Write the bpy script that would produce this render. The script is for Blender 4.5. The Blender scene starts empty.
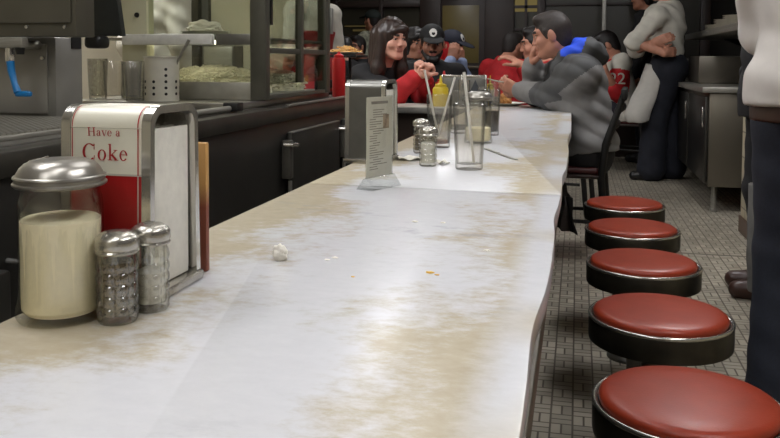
import bpy, bmesh, math, random
import numpy as np
from mathutils import Vector, Matrix
random.seed(7)
R = math.radians
sc = bpy.context.scene
COL = sc.collection

# ------------------------------------------------------------------ camera
FOC, PX0, PY0 = 805.9, 390.0, 100.0          # focal length in pixels of a 780x438 frame, principal point
PITCH, YAW, ROLL, CAMZ = 0.0491, 0.2286, 0.0036, 1.03
_cy, _sy, _cp, _sp = math.cos(YAW), math.sin(YAW), math.cos(PITCH), math.sin(PITCH)
CD = np.array([-_sy*_cp, _cy*_cp, -_sp]); _r = np.array([_cy, _sy, 0.0]); _u = np.cross(_r, CD)
CR = math.cos(ROLL)*_r + math.sin(ROLL)*_u; CU = -math.sin(ROLL)*_r + math.cos(ROLL)*_u
def _ray(x, y): return CD + CR*(x-PX0)/FOC - CU*(y-PY0)/FOC
def W(x, y, Y):                              # point of the place seen at a pixel, at distance Y along the counter
    v = _ray(x, y); t = Y/v[1]; return Vector((v[0]*t, Y, CAMZ+v[2]*t))
def G(x, y, z):                              # same, on a level surface of height z
    v = _ray(x, y); t = (z-CAMZ)/v[2]; return Vector((v[0]*t, v[1]*t, z))
def XP(x, y, X):                             # same, on a plane along the counter
    v = _ray(x, y); t = X/v[0]; return Vector((X, v[1]*t, CAMZ+v[2]*t))
cam = bpy.data.cameras.new('camera'); co = bpy.data.objects.new('camera', cam); COL.objects.link(co)
cam.sensor_width = 36.0; cam.lens = FOC*36/780; cam.shift_x = 0.0; cam.shift_y = (PY0-219)/780
cam.clip_start = 0.02; cam.clip_end = 100
m3 = Matrix((CR, CU, -CD)).transposed()
co.matrix_world = Matrix.Translation((0, 0, CAMZ)) @ m3.to_4x4()
sc.camera = co
vs = sc.view_settings
vs.view_transform = 'Standard'; vs.look = 'None'; vs.gamma = 1.0; vs.use_curve_mapping = False; vs.exposure = 0.0

# ------------------------------------------------------------------ materials
def lin(c):
    return tuple(((v/255)/12.92 if v/255 <= .04045 else ((v/255+.055)/1.055)**2.4) for v in c)
_M = {}
def mat(name, rgb, rough=.5, metal=0.0, var=.08, scale=30.0, bump=0.0, bscale=60.0, spec=.5, coat=0.0, sheen=0.0, stretch=None):
    if name in _M: return _M[name]
    m = bpy.data.materials.new(name); m.use_nodes = True; nt = m.node_tree; b = nt.nodes['Principled BSDF']
    c = lin(rgb)
    tc = nt.nodes.new('ShaderNodeTexCoord'); nz = nt.nodes.new('ShaderNodeTexNoise'); nz.inputs['Scale'].default_value = scale
    nz.inputs['Detail'].default_value = 4
    src = tc.outputs['Object']
    if stretch:
        mp = nt.nodes.new('ShaderNodeMapping'); mp.inputs['Scale'].default_value = stretch
        nt.links.new(src, mp.inputs['Vector']); src = mp.outputs['Vector']
    nt.links.new(src, nz.inputs['Vector'])
    rp = nt.nodes.new('ShaderNodeValToRGB')
    rp.color_ramp.elements[0].position = .3; rp.color_ramp.elements[1].position = .7
    rp.color_ramp.elements[0].color = (*[v*(1-var) for v in c], 1); rp.color_ramp.elements[1].color = (*[min(1, v*(1+var)) for v in c], 1)
    nt.links.new(nz.outputs['Fac'], rp.inputs['Fac']); nt.links.new(rp.outputs['Color'], b.inputs['Base Color'])
    b.inputs['Roughness'].default_value = rough; b.inputs['Metallic'].default_value = metal
    b.inputs['Specular IOR Level'].default_value = spec; b.inputs['Coat Weight'].default_value = coat
    b.inputs['Sheen Weight'].default_value = sheen
    if bump:
        n2 = nt.nodes.new('ShaderNodeTexNoise'); n2.inputs['Scale'].default_value = bscale; n2.inputs['Detail'].default_value = 3
        nt.links.new(src, n2.inputs['Vector'])
        bp = nt.nodes.new('ShaderNodeBump'); bp.inputs['Strength'].default_value = bump; bp.inputs['Distance'].default_value = .01
        nt.links.new(n2.outputs['Fac'], bp.inputs['Height']); nt.links.new(bp.outputs['Normal'], b.inputs['Normal'])
    _M[name] = m; return m
def glassy(name, tint=(253, 252, 250), edge=(205, 203, 198), refl=.9, rough=.02, wav=0.0, f0=.045, haze=0.0, hcol=(.8, .8, .77)):
    """clear glass: sees straight through, darker towards its edges, mirror gloss by angle"""
    if name in _M: return _M[name]
    m = bpy.data.materials.new(name); m.use_nodes = True; nt = m.node_tree; nt.nodes.clear()
    out = nt.nodes.new('ShaderNodeOutputMaterial'); mx = nt.nodes.new('ShaderNodeMixShader')
    tr = nt.nodes.new('ShaderNodeBsdfTransparent'); gl = nt.nodes.new('ShaderNodeBsdfGlossy'); gl.inputs['Roughness'].default_value = rough
    gl.inputs['Color'].default_value = (refl, refl, refl, 1)
    lw = nt.nodes.new('ShaderNodeLayerWeight'); lw.inputs['Blend'].default_value = .35
    rp = nt.nodes.new('ShaderNodeValToRGB'); rp.color_ramp.elements[0].color = (*lin(tint), 1); rp.color_ramp.elements[1].color = (*lin(edge), 1)
    rp.color_ramp.elements[0].position = .25
    nt.links.new(lw.outputs['Facing'], rp.inputs['Fac']); nt.links.new(rp.outputs['Color'], tr.inputs['Color'])
    pw = nt.nodes.new('ShaderNodeMath'); pw.operation = 'POWER'; pw.inputs[1].default_value = 3.0; nt.links.new(lw.outputs['Facing'], pw.inputs[0])
    fr = nt.nodes.new('ShaderNodeMath'); fr.operation = 'MULTIPLY_ADD'; fr.inputs[1].default_value = .55; fr.inputs[2].default_value = f0; nt.links.new(pw.outputs[0], fr.inputs[0])
    nz = nt.nodes.new('ShaderNodeTexNoise'); nz.inputs['Scale'].default_value = 40
    if wav:
        bp = nt.nodes.new('ShaderNodeBump'); bp.inputs['Strength'].default_value = wav; bp.inputs['Distance'].default_value = .004
        nt.links.new(nz.outputs['Fac'], bp.inputs['Height'])
        for n in (gl, lw): nt.links.new(bp.outputs['Normal'], n.inputs['Normal'])
    nt.links.new(fr.outputs[0], mx.inputs['Fac']); nt.links.new(tr.outputs[0], mx.inputs[1]); nt.links.new(gl.outputs[0], mx.inputs[2])
    last = mx.outputs[0]
    if haze:                                   # film of dried water and wear; dark hcol paints dark reflections instead
        df = nt.nodes.new('ShaderNodeBsdfDiffuse'); df.inputs['Color'].default_value = (*hcol, 1); m2 = nt.nodes.new('ShaderNodeMixShader')
        n3 = nt.nodes.new('ShaderNodeTexNoise'); n3.inputs['Scale'].default_value = 28; n3.inputs['Detail'].default_value = 5
        mr = nt.nodes.new('ShaderNodeMapRange'); dk = hcol[0] < .3; n3.inputs['Scale'].default_value = 45 if dk else 28; mr.inputs[1].default_value = .56 if dk else .35; mr.inputs[2].default_value = .62 if dk else .75; mr.inputs[3].default_value = 0 if dk else haze*.3; mr.inputs[4].default_value = haze*2
        nt.links.new(n3.outputs['Fac'], mr.inputs[0]); nt.links.new(mr.outputs[0], m2.inputs['Fac']); nt.links.new(last, m2.inputs[1]); nt.links.new(df.outputs[0], m2.inputs[2]); last = m2.outputs[0]
    nt.links.new(last, out.inputs['Surface'])
    _M[name] = m; return m
def glow(name, rgb, strength):
    if name in _M: return _M[name]
    m = bpy.data.materials.new(name); m.use_nodes = True; nt = m.node_tree; nt.nodes.clear()
    out = nt.nodes.new('ShaderNodeOutputMaterial'); e = nt.nodes.new('ShaderNodeEmission')
    e.inputs['Color'].default_value = (*lin(rgb), 1); e.inputs['Strength'].default_value = strength
    nt.links.new(e.outputs[0], out.inputs['Surface']); _M[name] = m; return m

# ------------------------------------------------------------------ mesh builder
class MB:
    def __init__(s): s.bm = bmesh.new(); s.mi = 0
    def _join(s, t, M=None):
        if M is not None: bmesh.ops.transform(t, matrix=M, verts=t.verts)
        for f in t.faces: f.material_index = s.mi
        me = bpy.data.meshes.new('t'); t.to_mesh(me); t.free(); s.bm.from_mesh(me); bpy.data.meshes.remove(me); return s
    def box(s, x0, x1, y0, y1, z0, z1, bev=0.0, seg=2, M=None):
        t = bmesh.new(); bmesh.ops.create_cube(t, size=1)
        bmesh.ops.scale(t, vec=(x1-x0, y1-y0, z1-z0), verts=t.verts); bmesh.ops.translate(t, vec=((x0+x1)/2, (y0+y1)/2, (z0+z1)/2), verts=t.verts)
        if bev: bmesh.ops.bevel(t, geom=t.edges[:], offset=bev, segments=seg, profile=.5, affect='EDGES')
        return s._join(t, M)
    def lathe(s, prof, c=(0, 0, 0), seg=32, M=None, mod=None):
        t = bmesh.new(); rings = []
        for r, z in prof:
            if r < 1e-5: rings.append([t.verts.new((0, 0, z))]); continue
            rings.append([t.verts.new(((r*(mod(a, z) if mod else 1))*math.cos(a), (r*(mod(a, z) if mod else 1))*math.sin(a), z)) for a in [2*math.pi*i/seg for i in range(seg)]])
        for A, B in zip(rings, rings[1:]):
            for i in range(seg):
                j = (i+1) % seg
                q = [A[i % len(A)], A[j % len(A)], B[j % len(B)], B[i % len(B)]]
                q = list(dict.fromkeys(q))
                if len(q) > 2:
                    try: t.faces.new(q)
                    except ValueError: pass
        bmesh.ops.translate(t, vec=c, verts=t.verts)
        return s._join(t, M)
    def tube(s, pts, r, seg=12, M=None, cap=True):
        pts = [Vector(p) for p in pts]; rr = r if isinstance(r, (list, tuple)) else [r]*len(pts)
        t = bmesh.new(); rings = []; n = None
        for i, p in enumerate(pts):
            d = (pts[min(i+1, len(pts)-1)]-pts[max(i-1, 0)]).normalized()
            if n is None: n = d.orthogonal().normalized()
            n = (n-d*n.dot(d)).normalized(); b = d.cross(n)
            rings.append([t.verts.new(p+(n*math.cos(a)+b*math.sin(a))*rr[i]) for a in [2*math.pi*k/seg for k in range(seg)]])
        for A, B in zip(rings, rings[1:]):
            for i in range(seg): t.faces.new((A[i], A[(i+1) % seg], B[(i+1) % seg], B[i]))
        if cap: t.faces.new(rings[0][::-1]); t.faces.new(rings[-1])
        return s._join(t, M)
    def prism(s, poly, z0, z1, bev=0.0, M=None, seg=2):
        t = bmesh.new(); vs = [t.verts.new((x, y, z0)) for x, y in poly]; f = t.faces.new(vs)
        if z1 != z0:
            e = bmesh.ops.extrude_face_region(t, geom=[f]); bmesh.ops.translate(t, vec=(0, 0, z1-z0), verts=[v for v in e['geom'] if isinstance(v, bmesh.types.BMVert)])
        bmesh.ops.recalc_face_normals(t, faces=t.faces)
        if bev: bmesh.ops.bevel(t, geom=[e for e in t.edges if len(e.link_faces) == 2 and e.calc_face_angle(0) > .5], offset=bev, segments=seg, profile=.5, affect='EDGES')
        return s._join(t, M)
    def quad(s, pts):
        t = bmesh.new(); t.faces.new([t.verts.new(p) for p in pts]); return s._join(t)
    def build(s, name, mats, parent=None, loc=None, rotz=0.0, ang=35):
        bm = s.bm; bmesh.ops.recalc_face_normals(bm, faces=bm.faces)
        for f in bm.faces: f.smooth = True
        for e in bm.edges:
            if len(e.link_faces) != 2 or e.calc_face_angle(0) > R(ang): e.smooth = False
        me = bpy.data.meshes.new(name); bm.to_mesh(me); bm.free()
        for m in (mats if isinstance(mats, (list, tuple)) else [mats]): me.materials.append(m)
        o = bpy.data.objects.new(name, me); COL.objects.link(o)
        if parent is not None: o.parent = parent
        if loc is not None: o.location = loc
        o.rotation_euler.z = rotz
        return o
def tag(o, label=None, cat=None, group=None, kind=None):
    if label: o['label'] = label
    if cat: o['category'] = cat
    if group: o['group'] = group
    if kind: o['kind'] = kind
    return o
def thing(name, label, cat, loc=(0, 0, 0), rotz=0.0, group=None):
    o = bpy.data.objects.new(name, None); COL.objects.link(o); o.location = loc; o.rotation_euler.z = rotz
    o.empty_display_size = .05
    return tag(o, label, cat, group)
def struct(o): o['kind'] = 'structure'; return o
def copy_tree(o, loc=None, rotz=None, label=None, parent=None):
    c = o.copy(); COL.objects.link(c)
    if parent is not None: c.parent = parent
    if loc is not None: c.location = loc
    if rotz is not None: c.rotation_euler.z = rotz
    if label: c['label'] = label
    for ch in [x for x in bpy.data.objects if x.parent == o]: copy_tree(ch, parent=c)
    return c
# ------------------------------------------------------------------ people: smooth blended bodies turned into one surface
class Field:
    def __init__(s, lo, hi, v):
        s.lo = np.array(lo, float); s.v = v; s.n = np.ceil((np.array(hi)-s.lo)/v).astype(int)+1
        s.a = np.full(s.n, .5, np.float32)
    def _sl(s, lo, hi):
        i0 = np.clip(np.floor((lo-s.lo)/s.v).astype(int), 0, s.n); i1 = np.clip(np.ceil((hi-s.lo)/s.v).astype(int)+1, 0, s.n)
        if (i1 <= i0).any(): return None, None
        g = [(s.lo[k]+s.v*np.arange(i0[k], i1[k])).astype(np.float32) for k in range(3)]
        return tuple(slice(i0[k], i1[k]) for k in range(3)), (g[0][:, None, None], g[1][None, :, None], g[2][None, None, :])
    def _mix(s, sl, d, k, sub):
        a = s.a[sl]
        if sub:
            d = -d
            if k: h = np.maximum(k-np.abs(a-d), 0)/k; s.a[sl] = np.maximum(a, d)+h*h*k/4
            else: s.a[sl] = np.maximum(a, d)
        elif k:
            h = np.maximum(k-np.abs(a-d), 0)/k; s.a[sl] = np.minimum(a, d)-h*h*k/4
        else: s.a[sl] = np.minimum(a, d)
    def cap(s, a, b, ra, rb, k=.02, sub=False):
        a = np.array(a, float); b = np.array(b, float); m = max(ra, rb)+k+3*s.v
        sl, g = s._sl(np.minimum(a, b)-m, np.maximum(a, b)+m)
        if sl is None: return
        ab = b-a; L = max(ab@ab, 1e-9)
        t = np.clip(((g[0]-a[0])*ab[0]+(g[1]-a[1])*ab[1]+(g[2]-a[2])*ab[2])/L, 0, 1)
        d = np.sqrt((g[0]-a[0]-t*ab[0])**2+(g[1]-a[1]-t*ab[1])**2+(g[2]-a[2]-t*ab[2])**2)-(ra+t*(rb-ra))
        s._mix(sl, d, k, sub)
    def ell(s, c, r, ax=None, k=.02, sub=False):
        c = np.array(c, float); r = np.array(r, float); ax = np.eye(3) if ax is None else np.array(ax, float)   # ax rows = axes
        m = r.max()+k+3*s.v; sl, g = s._sl(c-m, c+m)
        if sl is None: return
        p = [g[i]-c[i] for i in range(3)]; q = [ax[j][0]*p[0]+ax[j][1]*p[1]+ax[j][2]*p[2] for j in range(3)]
        k0 = np.sqrt((q[0]/r[0])**2+(q[1]/r[1])**2+(q[2]/r[2])**2); k1 = np.sqrt((q[0]/r[0]**2)**2+(q[1]/r[1]**2)**2+(q[2]/r[2]**2)**2)
        s._mix(sl, k0*(k0-1)/np.maximum(k1, 1e-6), k, sub)
    def clip(s, p, n):                       # keep the side n points away from
        n = np.array(n, float); n /= np.linalg.norm(n); g = [s.lo[k]+s.v*np.arange(s.n[k]) for k in range(3)]
        d = (g[0]-p[0])[:, None, None]*n[0]+(g[1]-p[1])[None, :, None]*n[1]+(g[2]-p[2])[None, None, :]*n[2]
        s.a = np.maximum(s.a, d.astype(np.float32))
    def folds(s, amp, f=38., ph=0.):
        g = [s.lo[k]+s.v*np.arange(s.n[k]) for k in range(3)]
        x, y, z = g[0][:, None, None], g[1][None, :, None], g[2][None, None, :]
        w = np.sin(f*z+2.2*np.sin(.45*f*x+ph)+2.0*np.sin(.5*f*y+1.3*ph))*np.sin(.33*f*(x+y)+ph)+.5*np.sin(1.7*f*z+.9*f*x+3*ph)
        s.a = s.a+(amp*w).astype(np.float32)
    def strands(s, amp, f=120., ph=0.):
        g = [s.lo[k]+s.v*np.arange(s.n[k]) for k in range(3)]
        x, y, z = g[0][:, None, None], g[1][None, :, None], g[2][None, None, :]
        w = np.sin(f*x+1.5*np.sin(14*z+ph))+np.sin(.8*f*y+1.2*np.sin(11*z+2*ph))+.6*np.sin(1.6*f*(x-y)+2*np.sin(9*z))
        s.a = s.a+(amp*w*.6).astype(np.float32)
    def creases(s, amp, f, d, ph=0.):
        g = [s.lo[k]+s.v*np.arange(s.n[k]) for k in range(3)]
        x, y, z = g[0][:, None, None], g[1][None, :, None], g[2][None, None, :]
        w = np.abs(np.sin(.5*f*(d[0]*x+d[1]*y+d[2]*z)+.7*np.sin(11*x+6*z+ph)+.5*np.sin(9*y-7*z)))
        s.a = s.a-(amp*(w-.5)).astype(np.float32)
    def mesh(s):
        a = s.a; a[0], a[-1] = .5, .5; a[:, 0], a[:, -1] = .5, .5; a[:, :, 0], a[:, :, -1] = .5, .5
        ins = a < 0; N = np.array(a.shape)-1
        c = [ins[i:N[0]+i, j:N[1]+j, k:N[2]+k] for i in (0, 1) for j in (0, 1) for k in (0, 1)]
        cnt = sum(x.astype(np.int8) for x in c); act = (cnt > 0) & (cnt < 8)
        idx = np.argwhere(act)
        if len(idx) == 0: return np.zeros((0, 3)), np.zeros((0, 4), int)
        pos = np.zeros((len(idx), 3)); wt = np.zeros(len(idx))
        I, J, K = idx.T
        cor = [(i, j, k) for i in (0, 1) for j in (0, 1) for k in (0, 1)]
        val = {q: a[I+q[0], J+q[1], K+q[2]] for q in cor}
        for p in cor:
            for ax in range(3):
                if p[ax] == 0:
                    q = tuple(1 if t == ax else p[t] for t in range(3)); va, vb = val[p], val[q]
                    m = (va < 0) != (vb < 0); t = np.where(m, va/np.where(m, va-vb, 1), 0)
                    e = np.array(p, float)[None, :].repeat(len(idx), 0); e[:, ax] = t
                    pos[m] += e[m]; wt[m] += 1
        V = s.lo+s.v*(idx+pos/wt[:, None])
        vid = -np.ones(act.shape, int); vid[I, J, K] = np.arange(len(idx))
        Q = []
        for ax in range(3):
            o1, o2 = [(1, 2), (2, 0), (0, 1)][ax]
            sl0 = [slice(1, -1)]*3; sl1 = [slice(1, -1)]*3; sl0[ax] = slice(0, -1); sl1[ax] = slice(1, None)
            A, B = ins[tuple(sl0)], ins[tuple(sl1)]; ch = np.argwhere(A != B)
            base = ch+1; base[:, ax] = ch[:, ax]
            inside = A[tuple(ch.T)]
            def vv(d1, d2):
                b = base.copy(); b[:, o1] -= d1; b[:, o2] -= d2; return vid[tuple(b.T)]
            q = np.stack([vv(1, 1), vv(0, 1), vv(0, 0), vv(1, 0)], 1)
            q[~inside] = q[~inside][:, ::-1]; Q.append(q)
        return V, np.concatenate(Q)
def nobj(name, V, Q, mats, parent=None, origin=(0, 0, 0), paint=None):
    me = bpy.data.meshes.new(name); org = np.array(origin)
    me.vertices.add(len(V)); me.vertices.foreach_set('co', (V-org).astype(np.float32).ravel())
    me.loops.add(len(Q)*4); me.loops.foreach_set('vertex_index', Q.astype(np.int32).ravel())
    me.polygons.add(len(Q)); me.polygons.foreach_set('loop_start', np.arange(0, 4*len(Q), 4, dtype=np.int32))
    me.polygons.foreach_set('loop_total', np.full(len(Q), 4, np.int32))
    me.polygons.foreach_set('use_smooth', np.ones(len(Q), bool))
    for m in mats: me.materials.append(m)
    if paint is not None: me.polygons.foreach_set('material_index', np.asarray(paint(V[Q].mean(1)), np.int32))
    me.update(); me.validate()
    o = bpy.data.objects.new(name, me); COL.objects.link(o)
    if parent is not None: o.parent = parent
    else: o.location = origin
    return o
def nv(v): v = np.array(v, float); return v/max(np.linalg.norm(v), 1e-9)
def A3(v): return np.array(v, float)

def stand(x, y, yaw, s=1.0, lean=0.0, step=0.0):
    """joints of a standing figure facing yaw (0 = away from the viewer), in world space"""
    f = np.array([-math.sin(yaw), math.cos(yaw), 0]); r = np.array([f[1], -f[0], 0]); z = np.array([0, 0, 1.])
    o = np.array([x, y, 0.]); P = lambda a, b, c: o+s*(a*r+b*f+c*z)
    J = dict(s=s, f=f, r=r, pel=P(0, 0, .95), waist=P(0, .01+lean*.1, 1.1), chest=P(0, .0+lean*.3, 1.29), neck=P(0, -.01+lean*.48, 1.47), head=P(0, .03+lean*.62, 1.625))
    for q, k in (('L', -1), ('R', 1)):
        st = step*k
        J['sh'+q] = P(k*.185, -.01+lean*.45, 1.41); J['el'+q] = P(k*.235, -.03+lean*.3, 1.12); J['wr'+q] = P(k*.23, .06+lean*.2, .87)
        J['hip'+q] = P(k*.095, 0, .92); J['kn'+q] = P(k*.1, .03+st*.5, .49); J['an'+q] = P(k*.105, -.02+st, .085); J['toe'+q] = P(k*.125, .15+st, .03)
        J['hd'+q] = (0, 0, -1); J['hn'+q] = -k*r
    J['hf'] = f; J['hu'] = z; return J
def sit(x, y, yaw, s=1.0, seat=.46, lean=.15):
    f = np.array([-math.sin(yaw), math.cos(yaw), 0]); r = np.array([f[1], -f[0], 0]); z = np.array([0, 0, 1.])
    o = np.array([x, y, 0.]); h = seat+.1*s
    def P(a, b, c): return o+s*(a*r+b*f)+np.array([0, 0, h+c*s])
    cl, sl = math.cos(lean), math.sin(lean)
    def U(a, b, c): return P(a, b*cl+c*sl, c*cl-b*sl)
    J = dict(s=s, f=f, r=r, pel=P(0, 0, .0), waist=U(0, -.01, .16), chest=U(0, 0, .36), neck=U(0, -.01, .53), head=U(0, .05, .685))
    for q, k in (('L', -1), ('R', 1)):
        J['sh'+q] = U(k*.185, 0, .47); J['el'+q] = U(k*.24, .06, .2); J['wr'+q] = P(k*.14, .34, .2)
        J['hip'+q] = P(k*.095, .02, -.01); J['kn'+q] = P(k*.12, .43, .0)
        a = P(k*.12, .38, 0); a[2] = .09*s; J['an'+q] = a; t = P(k*.13, .54, 0); t[2] = .035*s; J['toe'+q] = t
        J['hd'+q] = f; J['hn'+q] = (0, 0, -1)
    J['hf'] = f; J['hu'] = z; return J
def hframe(J):
    f = nv(J['hf']); u = nv(A3(J['hu'])-f*(A3(J['hu'])@f)); r = np.cross(f, u); return r, f, u
def add_torso(F, J, o=0., k=.05, top=True):
    s = J['s']; up = nv(J['chest']-J['pel']); rt = nv(J['shR']-J['shL']); fw = nv(np.cross(up, rt)); ax = [rt, fw, up]
    F.ell(J['pel'], (.165*s+o, .115*s+o, .12*s+o), ax, k); F.ell(J['waist'], (.148*s+o, .105*s+o, .15*s+o), ax, k)
    F.ell(J['chest'], (.165*s+o, .118*s+o, .175*s+o), ax, k)
    for q in 'LR': F.cap(J['chest']+.55*(J['neck']-J['chest']), J['sh'+q], .075*s+o, .056*s+o, k)
    if top: F.cap(J['chest']+.6*(J['neck']-J['chest']), J['neck'], .07*s+o, .06*s+o, k)
def add_arm(F, J, q, o=0., fore=1., k=.03, wide=1.):
    s = J['s']; F.cap(J['sh'+q], J['el'+q], .053*s*wide+o, .043*s*wide+o, k)
    if fore > 0: F.cap(J['el'+q], A3(J['el'+q])+fore*(A3(J['wr'+q])-J['el'+q]), .043*s*wide+o, (.043-.014*fore)*s*wide+o, k)
def add_leg(F, J, q, o=0., k=.03, hem=1., flare=0.):
    s = J['s']; F.cap(J['hip'+q], J['kn'+q], .088*s+o, .06*s+o, k)
    F.cap(J['kn'+q], A3(J['kn'+q])+hem*(A3(J['an'+q])-J['kn'+q]), .06*s+o, .04*s+o+flare, k)
def add_foot(F, J, q, o=0.):
    s = J['s']; a, t = A3(J['an'+q]), A3(J['toe'+q]); b = a+(0, 0, -.045*s); h = b-.28*(t-b)
    F.cap(a, b, .04*s+o, .042*s+o, .02); F.cap(h, b+.4*(t-b), .036*s+o, .042*s+o, .03); F.cap(b+.3*(t-b), t, .042*s+o, .033*s+o, .03)
def add_hand(F, J, q, curl=.5, spread=.0):
    s = J['s']; w = A3(J['wr'+q]); d = nv(J['hd'+q]); n = A3(J['hn'+q]); n = nv(n-d*(n@d)); side = np.cross(n, d)*(1 if q == 'R' else -1)   # towards the thumb
    cu = J.get('curl'+q, curl)
    F.cap(w, w+d*.03*s, .029*s, .026*s, .02)
    for i, (L, off) in enumerate([(.9, .030), (1.0, .010), (.95, -.010), (.76, -.029)]):
        k0 = w+d*.088*s*(1-.04*abs(i-1))+side*off*s; F.cap(w+d*.02*s+side*off*.6*s, k0, .016*s, .0125*s, .014)
        ang = cu*.8; p = k0
        for seg, (l, r0, r1) in enumerate([(.043, .0108, .0098), (.029, .0098, .009), (.021, .009, .008)]):
            dd = nv(d*math.cos(ang)+n*math.sin(ang)+side*off*4*spread); e = p+dd*l*L*s; F.cap(p, e, r0*s, r1*s, .004); p = e; ang += cu
    b = w+d*.028*s+side*.026*s; m = b+nv(side*.7+d*.6+n*.35)*.045*s; e = m+nv(d*.9+n*(.3+.5*cu)+side*.1)*.034*s; t = e+nv(d*.8+n*(.4+cu)-side*.2)*.024*s
    F.cap(b, m, .018*s, .0125*s, .012); F.cap(m, e, .0125*s, .011*s, .004); F.cap(e, t, .011*s, .009*s, .004)
def add_head(F, J):
    s = J.get('hs', J['s']); C = A3(J['head']); r, f, u = hframe(J); H = lambda x, y, z: C+s*(x*r+y*f+z*u); ax = [r, f, u]
    F.cap(J['neck'], H(0, -.025, -.06), .058*s, .054*s, .03)
    F.ell(H(0, -.012, .032), (.076*s, .097*s, .088*s), ax, .02); F.ell(H(0, .022, -.04), (.058*s, .066*s, .07*s), ax, .04*s)
    F.ell(H(0, .062, -.092), (.026*s, .022*s, .02*s), ax, .03*s)
    for k in (-1, 1):
        F.cap(H(k*.052, -.005, -.055), H(k*.018, .068, -.093), .02*s, .016*s, .03*s)      # jaw line
        F.ell(H(k*.042, .062, -.022), (.024*s, .022*s, .022*s), ax, .025*s)                # cheek
        F.cap(H(k*.012, .09, .034), H(k*.05, .066, .034), .012*s, .01*s, .018*s)           # brow
        F.ell(H(k*.032, .094, .012), (.017*s, .014*s, .011*s), ax, .012*s, sub=True)        # eye socket
        F.ell(H(k*.032, .076, .011), (.0135*s, .0135*s, .0125*s), ax, .003*s)               # eyeball
        F.ell(H(k*.079, -.008, -.002), (.011*s, .022*s, .034*s), [nv(r+k*.35*f*-1), f, u], .01*s)   # ear
    F.cap(H(0, .086, .022), H(0, .106, -.022), .008*s, .0105*s, .014*s)
    for k in (-1, 1): F.ell(H(k*.0105, .097, -.026), (.008*s, .01*s, .007*s), ax, .008*s)
    F.cap(H(-.02, .083, -.05), H(.02, .083, -.05), .008*s, .008*s, .012*s); F.cap(H(-.012, .09, -.05), H(.012, .09, -.05), .007*s, .007*s, .008*s)
    F.cap(H(-.02, .098, -.0545), H(.02, .098, -.0545), .003*s, .003*s, .004*s, sub=True)
    F.cap(H(-.013, .087, -.062), H(.013, .087, -.062), .0085*s, .0085*s, .01*s)
def fbounds(J, keys=None, m=.2):
    P = np.array([A3(v) for k, v in J.items() if (keys is None and (k[:2] in ('sh', 'el', 'wr', 'hi', 'kn', 'an', 'to') or k in ('pel', 'chest', 'neck', 'head'))) or (keys and k in keys)])
    return P.min(0)-m*J['s'], P.max(0)+m*J['s']
HAIR = {}
def person(label, J, skin, hairm, group=None, vox=.008, brow=None, lips=(158, 98, 86), name='person'):
    """bare body: head with face, neck, trunk, limbs, hands and feet as one continuous surface"""
    s = J['s']; lo, hi = fbounds(J); F = Field(lo, hi, vox)
    add_torso(F, J); add_head(F, J)
    for q in 'LR': add_arm(F, J, q); add_leg(F, J, q); add_foot(F, J, q); add_hand(F, J, q)
    V, Q = F.mesh(); C = A3(J['head']); r, f, u = hframe(J); hs = J.get('hs', s)
    def paint(P):
        d = (P-C)/hs; x, y, z = d@r, d@f, d@u; m = np.zeros(len(P), int)
        ax = np.abs(x)
        m[(ax < .021) & (z > -.068) & (z < -.043) & (y > .078) & (y < .12)] = 3
        m[(ax > .012) & (ax < .054) & (z > .03) & (z < .043) & (y > .055)] = 1
        e = (((ax-.032)/.0125)**2+((z-.010)/.0055)**2 < 1) & (y > .07); m[e] = 2
        m[((ax-.032)**2+(z-.010)**2 < .0062**2) & (y > .07)] = 4; m[(ax > .016) & (ax < .049) & (z > .0155) & (z < .0195) & (y > .065)] = 1
        return m
    base = A3(J['pel']).copy(); base[2] = 0.0
    if 'base' in J: base = A3(J['base'])
    o = nobj(name, V, Q, [skin, hairm, mat('eye_white', (150, 138, 128), .3), mat('lip_%d_%d' % (lips[0], lips[1]), lips, .5), mat('iris_dark', (30, 22, 18), .25)], None, base, paint)
    tag(o, label, 'person', group); J['obj'] = o; J['org'] = base
    return o
def part(J, name, F, mats, paint=None, label=None):
    V, Q = F.mesh(); o = nobj(name, V, Q, mats if isinstance(mats, list) else [mats], J['obj'], J['org'], paint)
    if label: o['label'] = label
    return o
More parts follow.
